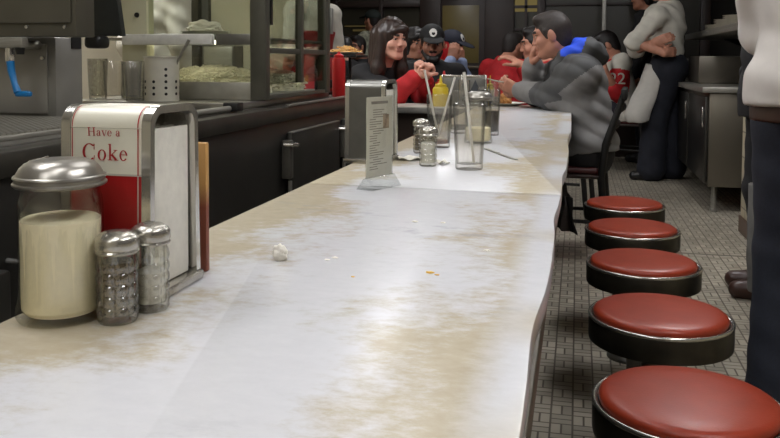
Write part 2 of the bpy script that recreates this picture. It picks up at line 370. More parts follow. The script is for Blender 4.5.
def hair(J, style, m, vox=.006):
    s = J.get('hs', J['s']); C = A3(J['head']); r, f, u = hframe(J); H = lambda x, y, z: C+s*(x*r+y*f+z*u); ax = [r, f, u]
    e = .17 if style in ('short', 'buzz', 'bald') else .45
    F = Field(C-e*s, C+e*s, vox); t = {'buzz': .005, 'bald': .004, 'short': .005, 'long': .02, 'bob': .016}[style]*s
    F.ell(H(0, -.016, .036), (.076*s+t, .095*s+t, .088*s+t), ax, .01)
    if style in ('short', 'buzz', 'bald'):
        F.ell(H(0, -.05, -.03), (.058*s+t, .05*s+t, .06*s+t), ax, .03)
        for k in (-1, 1): F.cap(H(k*.066, .02, .03), H(k*.068, .018, -.005), .012*s+t*.4, .008*s+t*.3, .01)
    if style == 'short': F.cap(H(-.033, .058, .104), H(.033, .058, .104), .02*s, .02*s, .03); F.ell(H(0, .0, .098), (.060*s, .075*s, .036*s), ax, .03)
    if style in ('long', 'bob'):
        dn = -.3 if style == 'long' else -.16
        for k in (-1, 1):
            F.cap(H(k*.072, .0, .04), H(k*.085, -.01, dn*.6), .033*s, .042*s, .03); F.cap(H(k*.085, -.01, dn*.6), H(k*.09, -.01, dn), .042*s, .03*s, .03)
        F.cap(H(0, -.085, .03), H(0, -.1, dn), .07*s, .07*s, .04); F.cap(H(-.05, -.08, .02), H(-.06, -.08, dn), .055*s, .05*s, .03); F.cap(H(.05, -.08, .02), H(.06, -.08, dn), .055*s, .05*s, .03)
    F.ell(H(0, .115, -.045), (.06*s, .1*s, .098*s), ax, .012, sub=True)
    if style in ('short', 'buzz', 'bald'): F.ell(H(0, .133, -.008), (.069*s, .085*s, .106*s), ax, .01, sub=True)
    if style in ('long', 'bob'):
        F.cap(H(-.05, .078, .075), H(.02, .088, .07), .02*s, .018*s, .015); F.cap(H(.02, .088, .07), H(.06, .062, .05), .018*s, .014*s, .015)
    F.strands(.0034*s if style in ('long', 'bob') else .0012*s, 110., 1.7)
    return part(J, 'hair', F, m)
def cap_hat(J, m, emblem=None, vox=.005):
    s = J.get('hs', J['s']); C = A3(J['head']); r, f, u = hframe(J); H = lambda x, y, z: C+s*(x*r+y*f+z*u); ax = [r, f, u]
    F = Field(C-.24*s, C+.24*s, vox)
    F.ell(H(0, -.01, .05), (.09*s, .112*s, .092*s), ax, 0); F.clip(H(0, 0, .042), -u+.12*f)
    F.ell(H(0, .125, .052), (.074*s, .078*s, .009*s), [r, nv(f-.18*u), nv(u+.18*f)], .01)
    def paint(P):
        d = (P-C)/s; x, y, z = d@r, d@f, d@u
        return ((x**2+(z-.095)**2 < .026**2) & (y > .03) & ((x**2+(z-.09)**2 > .012**2) | (z > .098))).astype(int)
    return part(J, 'cap', F, [m, emblem or m], paint)
def top(J, name, m, off=.014, fore=1.0, sleeves='LR', hem=-.1, wide=1.0, fold=.004, paint=None, vox=.008, collar=True, ph=0., label=None, crease=None, flare=0.):
    """shirt or jacket: trunk and sleeves in one shell, ending at hem below the pelvis, at the neckline and cuffs"""
    s = J['s']; lo, hi = fbounds(J, None, .25); lo[2] = max(lo[2], J['pel'][2]-.3*s); F = Field(lo, hi, vox)
    add_torso(F, J, off, top=collar)
    up = nv(J['chest']-J['pel'])
    if hem < 0: F.ell(J['pel']+up*hem*.5*s, (.165*s+off, .12*s+off, .13*s+off), [nv(J['shR']-J['shL']), nv(np.cross(up, J['shR']-J['shL'])), up], .05)
    if flare: F.ell(J['pel']+up*.07*s, (.168*s+off+flare, .12*s+off+flare, .11*s), [nv(J['shR']-J['shL']), nv(np.cross(up, J['shR']-J['shL'])), up], .08)
    F.clip(J['pel']+up*hem*s, -up)
    if collar: F.clip(J['neck']+nv(J['neck']-J['chest'])*.035*s, J['neck']-J['chest'])
    for q in sleeves: add_arm(F, J, q, off, fore, wide=wide)
    F.folds(fold*s, 38/s, ph)
    if crease: F.creases(*crease)
    return part(J, name, F, m if isinstance(m, list) else [m], paint, label)
def trousers(J, m, off=.012, fold=.003, vox=.009, flare=.012, name='trousers', rise=.1):
    s = J['s']; lo, hi = fbounds(J, ['pel', 'hipL', 'hipR', 'knL', 'knR', 'anL', 'anR', 'toeL', 'toeR'], .22); F = Field(lo, hi, vox)
    up = nv(J['chest']-J['pel']); rt = nv(J['hipR']-J['hipL'])
    F.ell(J['pel'], (.168*s+off, .118*s+off, .13*s+off), [rt, nv(np.cross(up, rt)), up], .04); F.clip(J['pel']+up*rise*s, up)
    for q in 'LR': add_leg(F, J, q, off, .035, .97, flare)
    F.folds(fold*s, 34/s, .7)
    return part(J, name, F, m)
def shoes(J, m, vox=.007):
    s = J['s']
    for q in 'LR':
        P = np.array([J['an'+q], J['toe'+q]]); F = Field(P.min(0)-.14*s, P.max(0)+.14*s, vox); add_foot(F, J, q, .008)
        zb = J['toe'+q][2]-.034*s
        if abs(zb) < .02: F.clip((0, 0, .001), (0, 0, -1))
        F.clip(A3(J['an'+q])+(0, 0, .035*s), (0, 0, 1)); part(J, 'shoe', F, m)
# ------------------------------------------------------------------ shared materials
STEEL = mat('brushed_steel', (158, 155, 146), .36, .7, .12, 14, .05, 90, stretch=(1, 1, 14))
DSTEEL = mat('dark_steel', (92, 89, 82), .42, .5, .15, 12)
CHROME = mat('chrome', (208, 206, 200), .16, .9, .04, 20)
WCHROME = mat('worn_chrome', (180, 176, 166), .26, .85, .15, 60, .08, 160)
BLACK = mat('black_plastic', (20, 19, 18), .4)
IRON = mat('black_iron', (22, 20, 18), .55, .3)
DWOOD = mat('dark_wood', (46, 31, 24), .5, 0, .25, 8, stretch=(1, 1, .15))
BLACKPANEL = mat('black_panel', (44, 42, 38), .42, .35, .2, 6)
REDVINYL = mat('red_vinyl', (141, 52, 32), .33, 0, .08, 26, .04, 260, spec=.28)
BAND = mat('black_seat_band', (58, 54, 46), .34, .7, .35, 14, .03, 60)
GLASS = glassy('clear_glass', edge=(140, 140, 134), haze=.035, f0=.06); JARG = glassy('jar_glass', (253, 253, 251), (215, 216, 210), f0=.06)
PANE = glassy('window_glass', (240, 242, 236), (200, 202, 196), .75, .015)
RIPPLE = glassy('pressed_glass', (250, 250, 246), (120, 120, 112), 1.0, .06, .0, f0=.16)
ACRYLIC = glassy('acrylic', (250, 251, 250), (205, 210, 208), .8, .06)
WATER = glassy('iced_water', (238, 238, 236), (205, 208, 206), .5, .05)
WHITE = mat('white_china', (222, 219, 208), .3)
PAPER = mat('white_paper', (226, 222, 210), .8, 0, .05, 80, .15, 40)
SKIN = mat('skin_fair', (188, 132, 108), .55, 0, .08, 25)
SKIN2 = mat('skin_tan', (165, 112, 88), .55, 0, .08, 25)
SKIN3 = mat('skin_light_brown', (150, 100, 78), .55, 0, .08, 25)
HDARK = mat('hair_black', (24, 19, 17), .5, 0, .3, 60)
HBROWN = mat('hair_dark_brown', (44, 30, 24), .45, 0, .35, 60)
CBLACK = mat('cloth_black', (22, 21, 23), .85, 0, .2, 30)
CNAVY = mat('cloth_navy', (24, 26, 36), .85, 0, .2, 30)
CRED = mat('cloth_red', (176, 24, 30), .8, 0, .12, 25)
CWHITE = mat('cloth_white', (196, 192, 180), .85, 0, .05, 20, .1, 25)
CAPRON = mat('cloth_apron', (178, 174, 166), .85, 0, .05, 20)
DENIM = mat('denim_dark', (20, 24, 36), .85, 0, .2, 120)
SHOEB = mat('shoe_black', (16, 15, 15), .35)

# ------------------------------------------------------------------ room
def floor_mat():
    m = bpy.data.materials.new('mosaic_floor'); m.use_nodes = True; nt = m.node_tree; b = nt.nodes['Principled BSDF']; N = nt.nodes; L = nt.links
    def mt(op, a, c=None, d=None):
        n = N.new('ShaderNodeMath'); n.operation = op
        for i, v in enumerate((a, c, d)):
            if v is None: continue
            if isinstance(v, (int, float)): n.inputs[i].default_value = v
            else: L.new(v, n.inputs[i])
        return n.outputs[0]
    tc = N.new('ShaderNodeTexCoord'); sp = N.new('ShaderNodeSeparateXYZ'); L.new(tc.outputs['Object'], sp.inputs[0])
    T = .062
    u = mt('DIVIDE', sp.outputs[0], T); v = mt('DIVIDE', sp.outputs[1], T)
    fu, fv = mt('FLOOR', u), mt('FLOOR', v); ru, rv = mt('FRACT', u), mt('FRACT', v)
    par = mt('FLOORED_MODULO', mt('ADD', fu, fv), 2.0)
    a = mt('ADD', mt('MULTIPLY', ru, par), mt('MULTIPLY', rv, mt('SUBTRACT', 1.0, par)))
    c = mt('ADD', mt('MULTIPLY', rv, par), mt('MULTIPLY', ru, mt('SUBTRACT', 1.0, par)))
    a2 = mt('MULTIPLY', a, 2.0); h = mt('FLOOR', a2); fa = mt('FRACT', a2)
    e = mt('MINIMUM', mt('MULTIPLY', mt('MINIMUM', fa, mt('SUBTRACT', 1.0, fa)), .5), mt('MINIMUM', c, mt('SUBTRACT', 1.0, c)))
    g = N.new('ShaderNodeMapRange'); g.inputs[1].default_value = .03; g.inputs[2].default_value = .06; L.new(e, g.inputs[0])
    # an expansion joint across the floor
    jn = mt('GREATER_THAN', mt('ABSOLUTE', mt('SUBTRACT', sp.outputs[1], 4.535)), .011)
    gm = mt('MULTIPLY', g.outputs[0], jn)
    wn = N.new('ShaderNodeTexWhiteNoise'); wn.noise_dimensions = '3D'; cb = N.new('ShaderNodeCombineXYZ')
    L.new(fu, cb.inputs[0]); L.new(fv, cb.inputs[1]); L.new(h, cb.inputs[2]); L.new(cb.outputs[0], wn.inputs[0])
    rp = N.new('ShaderNodeValToRGB'); rp.color_ramp.elements[0].color = (*lin((164, 156, 140)), 1); rp.color_ramp.elements[1].color = (*lin((205, 196, 178)), 1)
    L.new(wn.outputs[0], rp.inputs[0])
    nz = N.new('ShaderNodeTexNoise'); nz.inputs['Scale'].default_value = 2.2; L.new(tc.outputs['Object'], nz.inputs['Vector'])
    d = N.new('ShaderNodeMixRGB'); d.blend_type = 'MULTIPLY'; d.inputs[0].default_value = .45; L.new(rp.outputs[0], d.inputs[1]); L.new(nz.outputs['Fac'], d.inputs[2])
    mx = N.new('ShaderNodeMixRGB'); mx.inputs[1].default_value = (*lin((84, 74, 62)), 1); L.new(gm, mx.inputs[0]); L.new(d.outputs[0], mx.inputs[2])
    L.new(mx.outputs[0], b.inputs['Base Color']); b.inputs['Roughness'].default_value = .42
    bp = N.new('ShaderNodeBump'); bp.inputs['Strength'].default_value = .5; bp.inputs['Distance'].default_value = .002; L.new(gm, bp.inputs['Height']); L.new(bp.outputs[0], b.inputs['Normal'])
    return m
def tile_mat(name, rgb, grout, w, h, mortar=.012):
    m = bpy.data.materials.new(name); m.use_nodes = True; nt = m.node_tree; b = nt.nodes['Principled BSDF']
    tc = nt.nodes.new('ShaderNodeTexCoord'); sp = nt.nodes.new('ShaderNodeSeparateXYZ'); cb = nt.nodes.new('ShaderNodeCombineXYZ')
    ad = nt.nodes.new('ShaderNodeMath'); nt.links.new(tc.outputs['Object'], sp.inputs[0]); nt.links.new(sp.outputs[0], ad.inputs[0]); nt.links.new(sp.outputs[1], ad.inputs[1])
    nt.links.new(ad.outputs[0], cb.inputs[0]); nt.links.new(sp.outputs[2], cb.inputs[1])
    br = nt.nodes.new('ShaderNodeTexBrick'); br.offset = 0; br.inputs['Scale'].default_value = 1; br.inputs['Brick Width'].default_value = w; br.inputs['Row Height'].default_value = h
    br.inputs['Mortar Size'].default_value = mortar*h; br.inputs['Color1'].default_value = (*lin(rgb), 1); br.inputs['Color2'].default_value = (*lin([v*.95 for v in rgb]), 1); br.inputs['Mortar'].default_value = (*lin(grout), 1)
    nt.links.new(cb.outputs[0], br.inputs['Vector']); nt.links.new(br.outputs['Color'], b.inputs['Base Color']); b.inputs['Roughness'].default_value = .3
    return m
XL, XR, YB, YF, ZC = -3.8, .978, 9.0, -1.6, 2.75
XR2 = 1.75
CREAM = mat('cream_wall', (186, 178, 156), .6, 0, .05, 3)
DARKW = mat('dark_brown_wall', (50, 40, 34), .6, 0, .2, 4)
TILE = tile_mat('cream_tile', (196, 186, 160), (120, 108, 92), .152, .152, .03)
struct(MB().box(XL-.1, XR2+.1, YF-.1, YB+.1, -.1, 0).build('floor', floor_mat()))
struct(MB().box(XL-.1, XR2+.1, YF-.1, YB+.1, ZC, ZC+.1).build('ceiling', mat('ceiling_paint', (205, 200, 188), .8)))
struct(MB().box(XL-.1, XL, YF, YB, 0, ZC).build('wall_left', CREAM))
struct(MB().box(XL-.1, XR2+.1, YF-.1, YF, 0, ZC).build('wall_front', CREAM))
wr = MB(); wr.box(XR, XR2+.1, YF, 5.22, .95, ZC).build('wall_right_upper', DARKW).__setitem__('kind', 'structure')
struct(MB().box(XR, XR2+.1, YF, 5.22, 0, .95).build('wall_right_tiled', TILE))
struct(MB().box(XR2, XR2+.1, 5.22, YB, 0, ZC).build('wall_right_recess', DARKW))
struct(MB().box(XL, -2.0, 6.3, 6.4, 0, ZC).build('wall_kitchen', CREAM))
struct(MB().box(XR-.012, XR, YF, 5.22, 0, .1, .003).build('baseboard_right', mat('brown_base_tile', (92, 70, 56), .4)))

# back wall: dark timber shop front with a glazed door and night windows
wb = MB(); Yb = YB
def wbx(x0, y0, x1, y1, Y=Yb): a, b = W(x0, y0, Y), W(x1, y1, Y); return min(a.x, b.x), max(a.x, b.x), min(a.z, b.z), max(a.z, b.z)
struct(MB().box(XL-.1, XR2+.1, YB+.12, YB+.2, 0, ZC).build('wall_back', mat('night_wall', (30, 27, 22), .8)))
FR = mat('timber_frame', (41, 29, 25), .45, 0, .2, 5)
def frame_strip(x0, x1, z0, z1, n, d=.0): struct(MB().box(x0, x1, YB-.03-d, YB+.08, z0, z1, .006).build('trim_%d' % n, FR))
cols = [(-2.0, W(336, 30, Yb).x), ]
def vx(px): return W(px, 30, Yb).x
posts = [(vx(334), vx(338)), (vx(379), vx(383)), (vx(420), vx(441)), (vx(485), vx(514)), (vx(537), vx(545)), (vx(640), vx(652)), (vx(700), vx(710))]
for i, (a, b) in enumerate(posts): frame_strip(a, b, 0, ZC, i+1)
frame_strip(-2.9, XR2, 0, .5, 8); frame_strip(-2.9, XR2, 2.3, ZC, 9, .01)
frame_strip(-2.9, vx(420), W(0, 12, Yb).z, W(0, 6, Yb).z, 10, -.005)
NIGHT = mat('night_glass', (104, 92, 52), .35, 0, .35, 1.6, spec=.5)
NIGHT2 = mat('night_glass_dark', (46, 43, 34), .3, 0, .4, 1.2)
def window(n, px0, px1, m, zlo=.5, zhi=2.3, bars=()):
    o = struct(MB().box(vx(px0), vx(px1), YB+.05, YB+.06, zlo, zhi).build('window_%d' % n, m))
    for (a0, a1, b0, b1) in bars: struct(MB().box(a0, a1, YB+.0, YB+.05, b0, b1).build('window_bar', FR, o))
    return o
window(1, 338, 379, NIGHT2); window(2, 383, 420, NIGHT2)
window(3, 514, 537, NIGHT2, bars=[(vx(524.5), vx(527), .5, 2.3), (vx(514), vx(537), W(0, 14, Yb).z, W(0, 11.5, Yb).z), (vx(514), vx(537), W(0, 33, Yb).z, W(0, 31, Yb).z)])
window(4, 545, 640, NIGHT2, bars=[(vx(545), vx(640), W(0, 12, Yb).z, W(0, 10, Yb).z)]); window(5, 652, 700, NIGHT2)
dr = struct(MB().box(vx(441), vx(485), YB, YB+.04, .0, 2.2, .004).build('door_1', FR))
struct(MB().box(vx(442.5), vx(479), YB-.008, YB+.0, W(0, 61, Yb).z, W(0, 11, Yb).z, .002).build('door_pane', NIGHT, dr))
struct(MB().box(vx(438), vx(486), YB-.03, YB-.012, W(0, 66, Yb).z, W(0, 63.5, Yb).z, .004).build('door_rail', mat('dull_brass', (92, 84, 70), .4, .6), dr))
struct(MB().box(vx(447), vx(459), YB-.05, YB-.0, W(0, 4.5, Yb).z, W(0, 2, Yb).z, .004).build('door_closer', BLACK, dr))
def lit(px0, px1, y0, y1, m, n=0, Y=Yb+.045):
    a, b, c, d = wbx(px0, y0, px1, y1, Y); return a, b, c, d
LITW = glow('lit_window', (205, 182, 118), .22)
for i, (x0, x1) in enumerate(((515, 524.3), (527.5, 537))):
    a, b, c, d = wbx(x0, -25, x1, 11.4); struct(MB().box(a, b, YB+.035, YB+.045, c, d).build('window_%d' % (6+i), LITW))
BL = glow('lit_blind', (190, 165, 105), .10)
for i, (x0, x1, y0, y1) in enumerate(((352, 371, 29.2, 31.2), (344, 372, 25.5, 26.5))):
    a, b, c, d = wbx(x0, y0, x1, y1); struct(MB().box(a, b, YB+.03, YB+.045, c, d).build('window_%d' % (8+i), BL))
# aluminium post in front of the window
a = W(604, 30, 8.6)
tag(MB().box(a.x-.02, a.x+.02, 8.58, 8.62, 0, ZC, .004).build('metal_post', mat('aluminium', (150, 148, 142), .4, .6)), 'slim pale aluminium post standing in front of the dark rear window', 'post')

# ------------------------------------------------------------------ lunch counter
CT = .76
def counter_mat():
    m = bpy.data.materials.new('worn_laminate'); m.use_nodes = True; nt = m.node_tree; b = nt.nodes['Principled BSDF']; N, L = nt.nodes, nt.links
    geo = N.new('ShaderNodeNewGeometry')
    def noise(sc_, det, stretch=(1, 1, 1), rgh=.55):
        mp = N.new('ShaderNodeMapping'); mp.inputs['Scale'].default_value = stretch; L.new(geo.outputs['Position'], mp.inputs['Vector'])
        n = N.new('ShaderNodeTexNoise'); n.inputs['Scale'].default_value = sc_; n.inputs['Detail'].default_value = det; n.inputs['Roughness'].default_value = rgh
        L.new(mp.outputs[0], n.inputs['Vector']); return n.outputs['Fac']
    def ramp(f, stops):
        r = N.new('ShaderNodeValToRGB'); cr = r.color_ramp
        while len(cr.elements) < len(stops): cr.elements.new(.5)
        for e, (p, c) in zip(cr.elements, stops): e.position = p; e.color = c if len(c) == 4 else (*c, 1)
        L.new(f, r.inputs[0]); return r.outputs[0]
    def mt(op, a, c=0.0):
        n = N.new('ShaderNodeMath'); n.operation = op
        for i, v in enumerate((a, c)):
            if isinstance(v, (int, float)): n.inputs[i].default_value = v
            else: L.new(v, n.inputs[i])
        return n.outputs[0]
    def mix(f, a, c):
        n = N.new('ShaderNodeMixRGB')
        for i, v in enumerate((f, a, c)):
            if isinstance(v, tuple): n.inputs[i].default_value = (*v, 1)
            elif isinstance(v, (int, float)): n.inputs[i].default_value = v
            else: L.new(v, n.inputs[i])
        return n.outputs[0]
    def sstep(v, lo, hi):
        n = N.new('ShaderNodeMapRange'); n.interpolation_type = 'SMOOTHSTEP'; n.inputs[1].default_value = lo; n.inputs[2].default_value = hi; L.new(v, n.inputs[0]); return n.outputs[0]
    grain = noise(46, 6, (.8, 1.25, 1), .7)
    base = mix(grain, lin((168, 156, 132)), lin((200, 190, 168)))
    sp = N.new('ShaderNodeSeparateXYZ'); L.new(geo.outputs['Position'], sp.inputs[0])
    # pale worn band down the middle of the top, and a pale strip along the right edge, feathered by streaky noise
    band = mt('SUBTRACT', 1.0, mt('MULTIPLY', mt('ABSOLUTE', mt('ADD', sp.outputs[0], .30)), 3.3))
    w = mt('ADD', band, mt('ADD', mt('MULTIPLY', mt('SUBTRACT', noise(4.0, 4, (1, .8, 1), .55), .5), 2.0), mt('MULTIPLY', mt('SUBTRACT', grain, .5), .75)))
    worn = sstep(w, .28, .72)
    edge = mt('MULTIPLY', sstep(mt('ADD', sp.outputs[0], mt('MULTIPLY', grain, .03)), -.085, -.035), sstep(noise(2.2, 2), .40, .56))
    wl = mt('MAXIMUM', worn, edge)
    c = mix(mt('MULTIPLY', wl, .95), base, mix(grain, lin((196, 197, 201)), lin((213, 213, 216))))
    # grey scuffs in a few places
    gs = mt('MULTIPLY', sstep(noise(2.6, 1), .58, .74), sstep(noise(30, 5, (.6, 1.2, 1), .7), .50, .64))
    c = mix(mt('MULTIPLY', gs, .5), c, lin((150, 152, 158)))
    L.new(c, b.inputs['Base Color'])
    b.inputs['Roughness'].default_value = .27; b.inputs['Specular IOR Level'].default_value = .32
    return m
LAM = counter_mat()
EDGE = [(4.652, -.023), (4.2, -.030), (3.7, -.024), (3.23, -.021), (2.8, -.030), (2.45, -.022), (2.06, -.024), (1.93, -.032), (1.80, -.029), (1.651, -.029), (1.5, -.032), (1.40, -.037), (1.30, -.031), (1.2, -.030), (1.08, -.030), (1.0, -.031), (.92, -.034), (.87, -.0385), (.82, -.0408), (.75, -.0400), (.70, -.0375), (.64, -.0368), (.57, -.036), (.4, -.04), (.1, -.034), (-.2, -.04), (-.6, -.035)]
lc = thing('lunch_counter', 'long cream and white worn laminate lunch counter with a wavy right edge', 'counter', (0, 0, 0))
SY = 1.652
def ctop(ya, yb, slant_a=0, slant_b=0):
    def smooth(y):
        ys = [e[0] for e in EDGE][::-1]; xs = [e[1] for e in EDGE][::-1]; return float(np.interp(y, ys, xs))
    n = int((yb-ya)/.03); pr_ = [(smooth(ya+(yb-ya)*i/n), ya+(yb-ya)*i/n) for i in range(n+1)]
    for _ in range(2): pr_ = [pr_[0]]+[((pr_[i-1][0]+2*pr_[i][0]+pr_[i+1][0])/4, pr_[i][1]) for i in range(1, len(pr_)-1)]+[pr_[-1]]
    poly = [(-.574, ya+slant_a)]+pr_+[(-.574, yb+slant_b)]
    return MB().prism(poly, CT-.028, CT, .0025)
ctop(-.6, SY-.0038, 0, .022).build('countertop', LAM, lc); ctop(SY+.0038, 4.652, .022).build('countertop', LAM, lc)
MB().box(-.56, -.035, -.6, 4.63, CT-.06, CT-.029, .004).build('edge_trim', mat('edge_steel', (96, 90, 80), .5, .6, .2, 30), lc)
MB().box(-.52, -.31, -.55, 4.55, .0, CT-.061).build('base_cabinet', BLACKPANEL, lc)
# cross counter at the far end
rc = thing('cross_counter', 'pale cross counter at the far end of the long counter, grey edge', 'counter', (0, 0, 0))
MB().box(-1.95, .0, 4.70, 5.08, CT-.012, CT-.004, .003).build('countertop', mat('pale_laminate', (188, 184, 174), .3, 0, .08, 5), rc)
MB().box(-1.95, .0, 4.702, 5.078, CT-.045, CT-.0125, .003).build('edge_trim', mat('grey_edge', (118, 116, 112), .4, .3), rc)
MB().box(-1.9, -.3, 4.8, 4.9, .0, CT-.046).build('base_cabinet', DWOOD, rc)
# dark cloth hanging below the counter edge
p = G(563, 205, .62)
rag = MB(); t = bmesh.new(); bmesh.ops.create_grid(t, x_segments=10, y_segments=12, size=.5)
for v in t.verts:
    u, w_ = v.co.x+.5, v.co.y+.5
    x = (u-.5)*(.03+.03*(1-w_)); v.co = Vector((x+.004*math.sin(9*u+5*w_), .012*math.sin(11*u)+.02*(1-w_)*u, -.07*(1-w_)-.02*u*(1-w_)))
bmesh.ops.solidify(t, geom=t.faces[:], thickness=.006); rag._join(t)
o = rag.build('hanging_cloth', mat('dark_cloth', (34, 31, 29), .9), None, (-.026, 2.0, CT-.061)); tag(o, 'dark cloth hanging from the right edge of the lunch counter near the seam', 'cloth')

# ------------------------------------------------------------------ stools
def make_stool():
    t = thing('bar_stool', '', 'stool', group='red swivel stools along the counter')
    MB().lathe([(0, 0), (.078, 0), (.078, .008), (.07, .018), (.05, .03), (.045, .04), (0, .04)], seg=40).build('floor_flange', DSTEEL, t)
    MB().lathe([(0, .04), (.042, .04), (.04, .36), (.06, .37), (.085, .385), (.085, .393), (0, .393)], seg=32).build('post', DSTEEL, t)
    MB().lathe([(0, .393), (.13, .393), (.1575, .398), (.1585, .404), (.1585, .447), (.157, .45), (0, .45)], seg=72).build('seat_band', BAND, t)
    MB().lathe([(.1545, .4485), (.1575, .4485), (.1595, .451), (.1592, .4545), (.157, .4572), (.1532, .4568), (.1490, .4515), (.1545, .4485)], seg=96).build('rim', mat('rim_chrome', (186, 182, 172), .2, .9, .06, 20), t, ang=70)
    MB().lathe([(.1455, .4505), (.1472, .455), (.1478, .4595), (.1462, .4642), (.1415, .4678), (.131, .4705), (.10, .4722), (.045, .4732), (0, .4735)], seg=72).build('cushion', REDVINYL, t)
    return t
ST = ['red vinyl swivel stool nearest the viewer, cut by the bottom of the picture', 'red swivel stool second from the viewer, scuffed black band', 'middle red swivel stool of the row of five', 'red swivel stool second from the dark wooden chair', 'red swivel stool farthest along the row, closest to the dark wooden chair']
s0 = make_stool()
for i in range(5):
    s = s0 if i == 0 else copy_tree(s0)
    s.location = (.191, 1.4215+.4872*i, 0); s.scale = (1.0, 1.0, .986); s.rotation_euler.z = i*1.3; s['label'] = ST[i]

# ------------------------------------------------------------------ tableware on the near part of the counter
# sugar pourer
P = G(62.5, 317, CT); sg = thing('sugar_pourer', 'large glass sugar jar with a chrome pour lid, full of white sugar, at left', 'sugar dispenser', P)
flute = lambda a, z: 1+.018*(abs(math.cos(a*7))-.6) if .02 < z < .125 else 1
def sugar_jar(t, full=.115):
    MB().lathe([(0, .002), (.03, .002), (.044, .0015), (.0465, .006), (.047, .012), (.0445, .02), (.0432, .028), (.0432, .118), (.0425, .128), (.0405, .134), (.0405, .146), (.039, .146), (.039, .134), (.0405, .126), (.0412, .03), (.041, .012), (.03, .008), (0, .008)], seg=84, mod=flute).build('jar', JARG, t)
    MB().lathe([(0, .0085), (.036, .0085), (.0405, .014), (.0408, .03), (.0408, full), (.038, full+.002), (0, full+.003)], seg=48).build('sugar', mat('sugar', (250, 240, 208), .9, 0, .03, 200), t)
    ld = MB().lathe([(0, .1705), (.016, .170), (.028, .1685), (.036, .165), (.0405, .1605), (.0435, .1555), (.0445, .1535), (.0468, .1525), (.0475, .1508), (.0460, .149), (.0460, .1465), (.0478, .1452), (.0478, .1432), (.0455, .1415), (.0425, .1415), (.0425, .15), (0, .156)], seg=60).build('lid', mat('lid_steel', (158, 154, 146), .3, .8, .1, 40), t)
    MB().prism([(-.011, .0), (-.008, .011), (.008, .011), (.011, 0)], 0, .004, .001, Matrix.Translation((-.021, -.006, .1660)) @ Matrix.Rotation(-.28, 4, 'Y') @ Matrix.Rotation(.5, 4, 'Z')).build('pour_flap', WCHROME, ld)
sugar_jar(sg, .106)
for o_ in bpy.data.objects:
    if o_.parent == sg: o_.data.transform(Matrix.Diagonal((.97, .97, .985, 1)))
for o_ in bpy.data.objects:
    if o_.parent and o_.parent.parent == sg: o_.data.transform(Matrix.Diagonal((.97, .97, .985, 1)))
# shakers
def shaker(t, h, fill, fillm, lidh=.022, r=.0185):
    rows = 5
    md = lambda a, z: 1+.13*(abs(math.cos(a*4))**.6)*(abs(math.sin((z-.006)/(h-.012)*math.pi*rows))**.6)-.06 if .006 < z < h-.006 else 1
    prof = [(0, .001), (r*.9, .0005), (r, .004)]+[(r*.985, .006+(h-.012)*i/40) for i in range(41)]+[(r*.9, h-.002), (r*.86, h+.006), (r*.74, h+.006), (r*.76, h-.004), (r*.82, .009), (0, .007)]
    MB().lathe(prof, seg=64, mod=md).build('bottle', RIPPLE, t)
    MB().lathe([(0, .0075), (r*.80, .0095), (r*.80, fill), (r*.5, fill+.003), (0, fill+.002)], seg=32).build('contents', fillm, t)
    z = h+.001
    MB().lathe([(r*.9, z), (r*1.04, z), (r*1.1, z+.002), (r*1.04, z+.004), (r*1.1, z+.006), (r*1.08, z+lidh*.6), (r*.98, z+lidh*.75), (r*.7, z+lidh*.92), (r*.3, z+lidh), (0, z+lidh)], seg=40).build('lid', WCHROME, t)
PEP = mat('ground_pepper', (92, 80, 60), .9, 0, .7, 420); SALT = mat('table_salt', (222, 218, 206), .9, 0, .04, 300)
P = G(118, 321, CT); t = thing('pepper_shaker', 'pressed glass shaker full of dark ground pepper in front of the salt', 'pepper shaker', P); shaker(t, .071, .063, PEP, .023, .0205)
P = G(151, 309, CT); t = thing('salt_shaker', 'pressed glass salt shaker with white salt, touching the slogan napkin dispenser', 'salt shaker', P); shaker(t, .071, .042, SALT, .023, .0195)

# napkin dispensers ------------------------------------------------ lettering first
def poly_ring(cx, cy, rx, ry, tx, ty, a0=0, a1=360, n=28):
    o, i = [], []
    for k in range(n+1):
        a = R(a0+(a1-a0)*k/n); o.append((cx+rx*math.cos(a), cy+ry*math.sin(a))); i.append((cx+(rx-tx)*math.cos(a), cy+(ry-ty)*math.sin(a)))
    return [[o[k], o[k+1], i[k+1], i[k]] for k in range(n)]
def bar(x0, y0, x1, y1, w, w2=None):
    dx, dy = x1-x0, y1-y0; L = math.hypot(dx, dy); nx, ny = -dy/L*w/2, dx/L*w/2; k = (w2 or w)/w
    return [[(x0+nx, y0+ny), (x0-nx, y0-ny), (x1-nx*k, y1-ny*k), (x1+nx*k, y1+ny*k)]]
def serif(x, y, w=.2, t=.03): return bar(x-w/2, y, x+w/2, y, t)
GL = {}
GL['H'] = (.74, bar(.13, .0, .13, .68, .1)+bar(.57, 0, .57, .68, .1)+bar(.13, .35, .57, .35, .035)+serif(.13, .015, .24)+serif(.57, .015, .24)+serif(.13, .665, .24)+serif(.57, .665, .24))
GL['a'] = (.45, bar(.3, .04, .3, .34, .085)+poly_ring(.19, .31, .155, .14, .07, .035, 5, 165)+poly_ring(.19, .13, .16, .135, .085, .035, 70, 320)+bar(.3, .06, .41, .02, .04)+[[(.05, .29), (.12, .29), (.12, .36), (.06, .36)]])
GL['v'] = (.46, bar(.07, .44, .23, 0, .095, .07)+bar(.39, .44, .24, 0, .035)+serif(.08, .43, .2)+serif(.38, .43, .16))
GL['e'] = (.44, poly_ring(.21, .215, .185, .23, .085, .035, 20, 325)+bar(.08, .25, .385, .25, .032)+poly_ring(.21, .215, .185, .23, .06, .035, 0, 25))
GL['C'] = (.72, poly_ring(.37, .34, .33, .36, .115, .035, 48, 312)+bar(.60, .44, .60, .69, .035)+bar(.60, .03, .615, .2, .03)+bar(.56, .6, .62, .66, .06))
